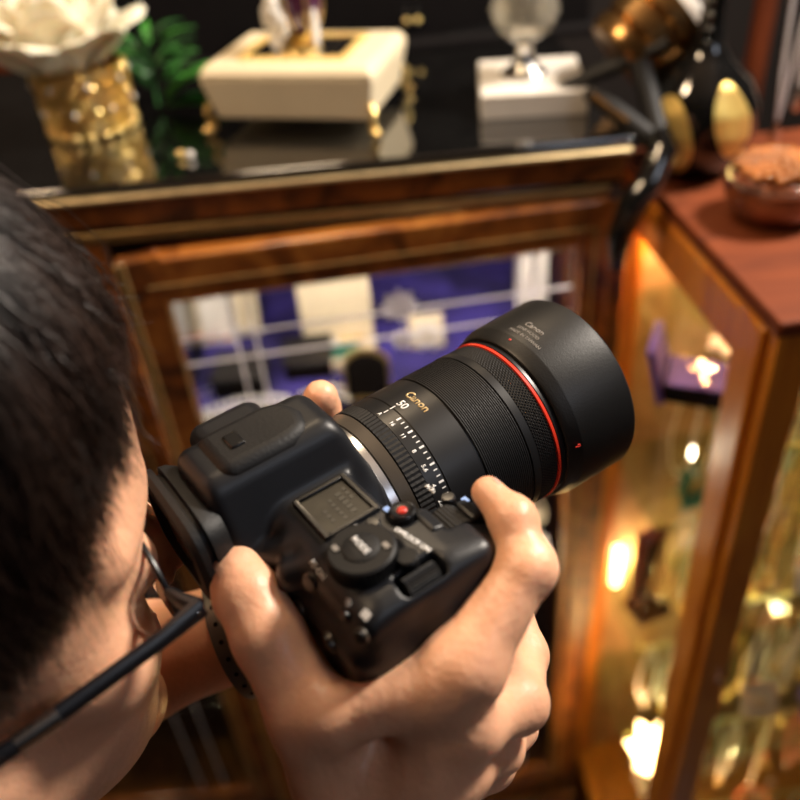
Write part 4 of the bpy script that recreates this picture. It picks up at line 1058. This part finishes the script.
for k in range(70):
    a = k*2.4; r = .0365*math.sqrt((k+.5)/70); bdz.ball((r*math.cos(a), r*math.sin(a), .046+.006*(1-(r/.037)**2)), (.0045, .0045, .0035), 8, 6)
bdz.build('honey_beads', 'nut', po)
# necklace stand behind with silver chains
np_ = gy(779, 152, .80)
ns = thing('necklace_stand', 'dark T shaped stand from which the silver chains hang at the right edge', 'stand', (np_.x+.02, .83, 1.2))
MB().lathe([(.03, 0), (.03, .004), (.006, .010), (.004, .02), (.004, .30), (0, .30)], 20, c=(.08, .04, 0)).build('stand_post', 'ebony', ns)
MB().tube([(-.04, -.015, .30), (.16, -.015, .30)], .004, 10).build('cross_bar', 'ebony', ns); MB().tube([(.08, .04, .30), (.08, -.015, .30)], .004, 8).build('bar_neck', 'ebony', ns)
zt = 1.496
for i, (dx, ln, m_, lb) in enumerate(((-.004, None, 'silver', 'left silver rope chain hanging from the dark necklace stand'), (.012, .27, 'silver', 'right silver rope chain hanging from the dark necklace stand'))):
    x = np_.x+dx; z0 = np_.z if ln is None else np_.z+.035
    t = thing('rope_chain', lb, 'necklace', (x, .808, zt))
    h = zt-z0
    chain_mesh([(0, 0, 0), (-.009, 0, -h*.4), (-.004, 0, -h*.75), (0, 0, -h*.9), (.004, 0, -h*.75), (.010, 0, -h*.4), (.002, 0, 0)], .0026, .0042, MB()).build('rope', 'silver_bead', t)
    MB().lathe([(0, -h), (.005, -h+.004), (.006, -h+.012), (.002, -h*.9), (0, -h*.9)], 12).build('tassel', 'silver', t)
# wooden post of the unit behind
a = gy(756, 60, 1.18); wp = thing('wooden_post', 'reddish brown wooden post rising behind the black vase', 'post', (a.x, 1.18, 0))
MB().box((0, 0, 1.1), (.011, .011, 1.1)).build('post_shaft', 'cherry_top', wp, bevel=.002); MB().box((0, 0, .02), (.03, .03, .02)).build('post_foot', 'cherry_top', wp)
# clip lamp hanging on the cabinet corner
cl = thing('clip_lamp', 'black jointed clip lamp with ribbed bronze head at the cabinet corner', 'lamp', (gy(640, 140, .74)))
o0 = Vector(cl.location); G = lambda px, py, y: gy(px, py, y)-o0
MB().tube([G(658, 130, .745), G(664, 150, .735), G(652, 178, .722), G(632, 205, .712), G(620, 235, .708), G(617, 268, .71)], [.009, .012, .0125, .0135, .012, .006], 16).build('arm', 'black_gloss', cl)
MB().tube([G(588, 92, .80), G(612, 108, .78), G(655, 142, .75)], [.007, .009, .010], 14).build('lower_jaw', 'cam_rubber', cl)
MB().tube([G(560, 88, .83), G(610, 68, .82), G(668, 42, .80)], [.007, .012, .008], 14, sy=.7).build('upper_jaw', 'cam_rubber', cl)
MB().tube([G(640, 62, .80), G(650, 100, .78), G(660, 140, .75)], [.010, .010, .010], 14).build('hinge_block', 'cam_rubber', cl)
MB().tube([G(592, 96, .788), G(628, 122, .762)], .0035, 10).build('spring_rod', 'bronze', cl)
hd_c = G(645, 38, .845); axd = Vector((.70, .10, .55)).normalized(); q_ = axd.to_track_quat('Z', 'Y').to_matrix()
pr = [(0, -.030), (.042, -.030), (.045, -.024), (.045, -.012), (.040, -.009), (.046, -.004), (.046, .012), (.041, .015), (.047, .02), (.047, .034), (.040, .036), (0, .036)]
MB().lathe(pr, 40, c=hd_c, rot=q_).build('lamp_head', 'bronze', cl, angle=30)
MB().lathe([(.040, .030), (.038, .044), (.026, .050), (0, .051)], 32, c=hd_c, rot=q_).build('lamp_diffuser', 'white', cl)
# ================================================================== INSIDE THE LEFT CABINET
S1 = .955
def sh(px, py, z=S1): v = gz(px, py, z); v.z = z; return v
def lay(v, y0=.778, y1=1.11): v.y = min(max(v.y, y0), y1); return v
def scard(px, py, w, h, mat, lb, extra, name='earring_card', tilt=-.3, z=S1):
    p = lay(sh(px, py, z)); t = thing(name, lb, 'card', p, 0)
    MB().box((0, .006+h*.15, h*.5), (w/2, .0015, h*.5), Matrix.Rotation(tilt, 3, 'X')).build('card_panel', mat, t, bevel=.001)
    MB().box((0, .008+h*.3, h*.25), (w*.2, .001, h*.27), Matrix.Rotation(.5, 3, 'X')).build('card_prop', mat, t)
    if extra:
        for s in (-1, 1): MB().ball((s*w*.2, -.002+h*.02, h*.22), .0045, 10, 8).build('earring_bead', extra, t)
    return t
pads = MB()
t = thing('velvet_pad', 'blue velvet pad covering the upper shelf behind the walnut door', 'pad', (-.02, .95, S1))
MB().box((0, .0, .003), (.225, .165, .003)).build('pad_top', 'velvet_blue', t, bevel=.001)
S1 += .006
scard(196, 350, .045, .085, 'cream', 'cream earring card with coral beads at the far left of the shelf', 'coral')
scard(222, 350, .045, .09, 'white', 'white earring card with coral beads, second from the left on the shelf', 'coral')
scard(247, 342, .040, .09, 'cream', 'cream earring card with pearls, third from the left on the shelf', 'pearl')
p = lay(sh(342, 362))
rbx = thing('cream_ring_box', 'open cream ring box with coloured stones beside the blue panels', 'box', p, .05)
MB().box((0, 0, .009), (.044, .030, .009)).build('box_base', 'cream', rbx, bevel=.002)
MB().box((0, .036, .052), (.044, .004, .046), Matrix.Rotation(-.15, 3, 'X')).build('box_lid', 'cream', rbx, bevel=.002)
MB().box((-.006, -.006, .0195), (.028, .012, .002)).build('green_pad', 'green', rbx)
for i, (x, m_) in enumerate(((-.022, 'coral'), (-.008, 'pearl'), (.008, 'gold'), (.024, 'gold'))): MB().ball((x, .010, .024), (.0075, .006, .006), 12, 8).build('set_stone', m_, rbx)
p = lay(sh(369, 402), .785)
bx = thing('black_ring_display', 'black arched ring display edged with gold near the lens', 'display', p, -.1)
def arch(w, h, n=10): return [(-w, 0), (w, 0)]+[(w*math.cos(t)*1.0, h-w*.7+w*.7*math.sin(t)) for t in [PI*i/n for i in range(n+1)]]
MP = lambda a_, b_, h_: (a_, h_+b_*.25, b_)
MB().prism(arch(.027, .060), 0, .006, MP).build('gold_edge', 'gold', bx)
MB().prism(arch(.0235, .056), -.0018, .003, MP).build('velvet_face', 'velvet_black', bx)
MB().box((0, .016, .003), (.026, .018, .003)).build('display_foot', 'gold', bx)
for i, (px, py, w, h, lb) in enumerate(((275, 325, .05, .13, 'narrow dark blue velvet panel left of the cream ring box'), (430, 300, .075, .15, 'wide blue velvet panel standing behind the etched flower'), (500, 300, .06, .15, 'blue velvet panel nearest the bright light strip'))):
    p = lay(sh(px, py), .95, 1.09); t = thing('velvet_display_board', lb, 'display panel', (p.x, 1.09, S1))
    MB().box((0, 0, h/2), (w/2, .005, h/2)).build('panel_board', 'velvet_purple' if i else 'velvet_blue', t, bevel=.002); MB().box((0, .008, .004), (w/2, .02, .004)).build('panel_foot', 'velvet_black', t)
def beads(nm, lb, px0, py0, px1, py1, m_, r, sag=.012, z=None):
    a = lay(sh(px0, py0)); b = lay(sh(px1, py1)); t = thing(nm, lb, 'bracelet', a)
    d_ = b-a; pts = [d_*s+Vector((0, sag*math.sin(PI*s), r)) for s in [i/12 for i in range(13)]]
    pts += [d_*s+Vector((0, sag*math.sin(PI*s)-.016, r)) for s in [i/12 for i in range(12, -1, -1)]]
    chain_mesh(pts, r, r*2.05, MB()).build('beads', 'silver_bead' if m_ == 'silver' else m_, t)
beads('crystal_bracelet', 'clear crystal bead bracelet lying at the front of the upper shelf', 203, 416, 290, 402, 'silver_bead', .0050)
beads('pearl_bracelet', 'white pearl bracelet lying behind the finger and lens', 300, 400, 350, 394, 'pearl', .0042)
beads('silver_bracelet', 'silver bead bracelet lying left on the blue pad', 196, 398, 262, 388, 'silver_bead', .0034)
beads('gold_bracelet', 'gold bead bracelet lying right on the blue pad', 470, 352, 520, 345, 'gold', .0045)
p = lay(sh(428, 352)); t = thing('flower_brooch_card', 'white card bearing a large white flower brooch by the lens', 'brooch', p)
MB().box((0, .012, .022), (.022, .0015, .023), Matrix.Rotation(-.45, 3, 'X')).build('card_panel', 'cream', t)
for k in range(6):
    a_ = 2*PI*k/6; MB().ball((.012*math.cos(a_), 0.002+.005*math.sin(a_), .022+.011*math.sin(a_)), (.008, .003, .0055), 10, 8, Matrix.Rotation(-a_, 3, 'Y')).build('petal', 'white', t)
MB().ball((0, -.002, .022), .004, 10, 8).build('centre_stone', 'crystal', t)
p = lay(sh(548, 300)); t = thing('white_paper_box', 'bright white box lit by the strip at the right of the shelf', 'box', (min(p.x, .185), p.y, S1))
MB().box((0, 0, .035), (.018, .018, .035)).build('box_body', 'white', t, bevel=.001); MB().box((0, 0, .073), (.019, .019, .004)).build('box_lid', 'white', t, bevel=.001)
t = thing('black_leather_case', 'low black leather case at the front left of the upper shelf', 'case', (-.185, .835, S1))
MB().box((0, 0, .012), (.03, .030, .012)).build('case_body', 'velvet_black', t, bevel=.003); MB().box((0, 0, .026), (.031, .031, .003)).build('case_lid', 'cam_grip', t, bevel=.002)
t = thing('black_leather_case', 'low black leather case behind the pearl bracelet on the upper shelf', 'case', (-.105, .86, S1))
MB().box((0, 0, .010), (.028, .030, .010)).build('case_body', 'velvet_black', t, bevel=.003); MB().box((0, 0, .022), (.029, .031, .003)).build('case_lid', 'cam_grip', t, bevel=.002)
# second shelf
S2 = .63
def bust(x, y, z, m_, ch, lb, s=1):
    t = thing('necklace_bust', lb, 'display bust', (x, y, z))
    MB().lathe([(.03*s, 0), (.034*s, .004), (.012*s, .012), (.012*s, .03*s), (.034*s, .055*s), (.042*s, .09*s), (.030*s, .125*s), (.014*s, .14*s), (.014*s, .165*s), (0, .168*s)], 28).build('bust_form', m_, t, angle=60)
    n_ = thing('bust_necklace', lb.replace('necklace bust', 'bust') .replace('bust', 'bead necklace on the bust'), 'necklace', (x, y, z))
    pts = [(s*(.016+.026*math.sin(PI*min(1, i/10 if i <= 10 else (20-i)/10)*.5))*math.sin(2*PI*i/20), -s*(.018+.026*(1-abs(i-10)/10)), s*(.145-.075*(1-abs(i-10)/10))) for i in range(21)]
    chain_mesh(pts, .0028, .0056, MB()).build('beads', ch, n_)
bust(.165, .90, S2, 'cream', 'gold', 'cream necklace bust behind the hand at the right of the lower shelf', 1.1)
bust(-.18, .95, S2, 'velvet_black', 'silver', 'black necklace bust at the left end of the right hand bay', 1)
bust(-.06, .97, S2, 'velvet_black', 'pearl', 'black necklace bust in the middle of the lower shelf', 1)
bust(-.36, .93, S2, 'velvet_black', 'crystal', 'black necklace bust nearest the divider in the left bay')
bust(-.50, .93, S2, 'velvet_black', 'silver', 'black necklace bust in the middle of the left bay')
for i, (x, y, z, m_, c_, lb) in enumerate(((.12, .84, .33, 'cream', 'gold', 'cream tray of trinkets on the bottom shelf at the right'), (-.36, .84, .33, 'velvet_black', 'silver', 'black tray of silver studs on the bottom shelf nearest the divider'), (-.55, .84, .33, 'velvet_black', 'coral', 'black tray of coral studs on the bottom shelf at the left'), (.0, .84, .33, 'velvet_blue', 'gold', 'blue tray of gold studs on the bottom shelf'), (-.37, .83, S2, 'velvet_black', 'coral', 'black tray of coral studs in front of the left busts'), (.13, .81, S2, 'white', 'gold', 'white tray of gold studs in front of the cream bust'))):
    t = thing('stud_tray', lb, 'tray', (x, y, z)); MB().box((0, 0, .005), (.06, .035, .005)).build('tray_base', m_, t, bevel=.001)
    for a_ in range(5):
        for b_ in range(3): MB().ball((-.044+.022*a_, -.02+.02*b_, .013), .0038, 8, 6).build('stud', c_, t)
# lights in the room
for i, (x, y, lb) in enumerate(((-.9, -.5, 'round ceiling lamp nearest the left wall'), (.8, .1, 'round ceiling lamp nearest the right wall'), (-.1, 1.1, 'round ceiling lamp above the display cabinet'))):
    t = thing('ceiling_lamp', lb, 'lamp', (x, y, 2.7)); MB().lathe([(.0, -.001), (.13, -.001), (.13, -.03), (.11, -.034), (0, -.034)], 32).build('lamp_ring', 'white', t)
# ================================================================== CAMERA, LIGHT
cam = bpy.data.cameras.new('view_camera'); co = bpy.data.objects.new('view_camera', cam); col.objects.link(co)
X = Vector(WM @ np.array([1, 0, 0])); Yv = Vector(WM @ np.array([0, -1, 0])); Zv = Vector(WM @ np.array([0, 0, -1]))
mw = Matrix(((X.x, Yv.x, Zv.x, 0), (X.y, Yv.y, Zv.y, 0), (X.z, Yv.z, Zv.z, 0), (0, 0, 0, 1)))
mw.translation = Vector(EYE); co.matrix_world = mw
cam.sensor_width = 36; cam.lens = 36*FPX/800; cam.clip_start = .01
cam.dof.use_dof = True; cam.dof.focus_distance = .335; cam.dof.aperture_fstop = cam.lens/7.6; cam.dof.aperture_blades = 0
scene.camera = co
def area(name, loc, to, size, power, colr):
    l = bpy.data.lights.new(name, 'AREA'); l.size = size; l.energy = power; l.color = colr; l.shape = 'DISK'
    o = bpy.data.objects.new(name, l); col.objects.link(o); o.location = loc
    o.rotation_euler = (Vector(to)-Vector(loc)).to_track_quat('-Z', 'Y').to_euler(); return o
area('ceiling_light_key', (1.0, .75, 2.3), (0, .3, 1.3), .3, 44, (1, .89, .77))
area('ceiling_light_cool', (1.1, -.8, 2.4), (0, .3, 1.3), .5, 3.5, (.80, .86, 1))
area('ceiling_light_warm', (-.9, .4, 2.5), (0, .6, 1.2), .25, 13, (1, .72, .45))
area('ceiling_light_back', (-.1, 1.1, 2.5), (-.1, .8, 1.2), .3, 8, (1, .76, .50))
def point(name, loc, power, colr, r=.01):
    l = bpy.data.lights.new(name, 'POINT'); l.energy = power; l.color = colr; l.shadow_soft_size = r
    o = bpy.data.objects.new(name, l); col.objects.link(o); o.location = loc
WARM = (1, .62, .28)
point('lotus_light', RM @ Vector((.055, .13, .40)), 1.6, WARM)
point('tube_light', RM @ Vector((.06, Dd-.04, .56)), 1.2, WARM)
for x in (.12, .30, .48): point('cabinet_light', RM @ Vector((x, Dd-.05, 1.16)), 1.8, WARM)
point('cabinet_light', RM @ Vector((.035, Dd-.035, 1.13)), 1.5, WARM, .006)
for x in (-.18, .0, .17): point('shelf_light', (x, .80, 1.16), .95, (1, .84, .68))
point('shelf_light', (.16, .80, .80), .8, (1, .84, .6)); point('shelf_light', (-.5, .80, 1.16), .8, (1, .84, .68))
w = bpy.data.worlds.new('world'); scene.world = w; w.use_nodes = True
w.node_tree.nodes['Background'].inputs[0].default_value = (.9, .7, .5, 1); w.node_tree.nodes['Background'].inputs[1].default_value = .04
vs = scene.view_settings; vs.view_transform = 'Standard'; vs.look = 'None'; vs.gamma = 1; vs.exposure = 0
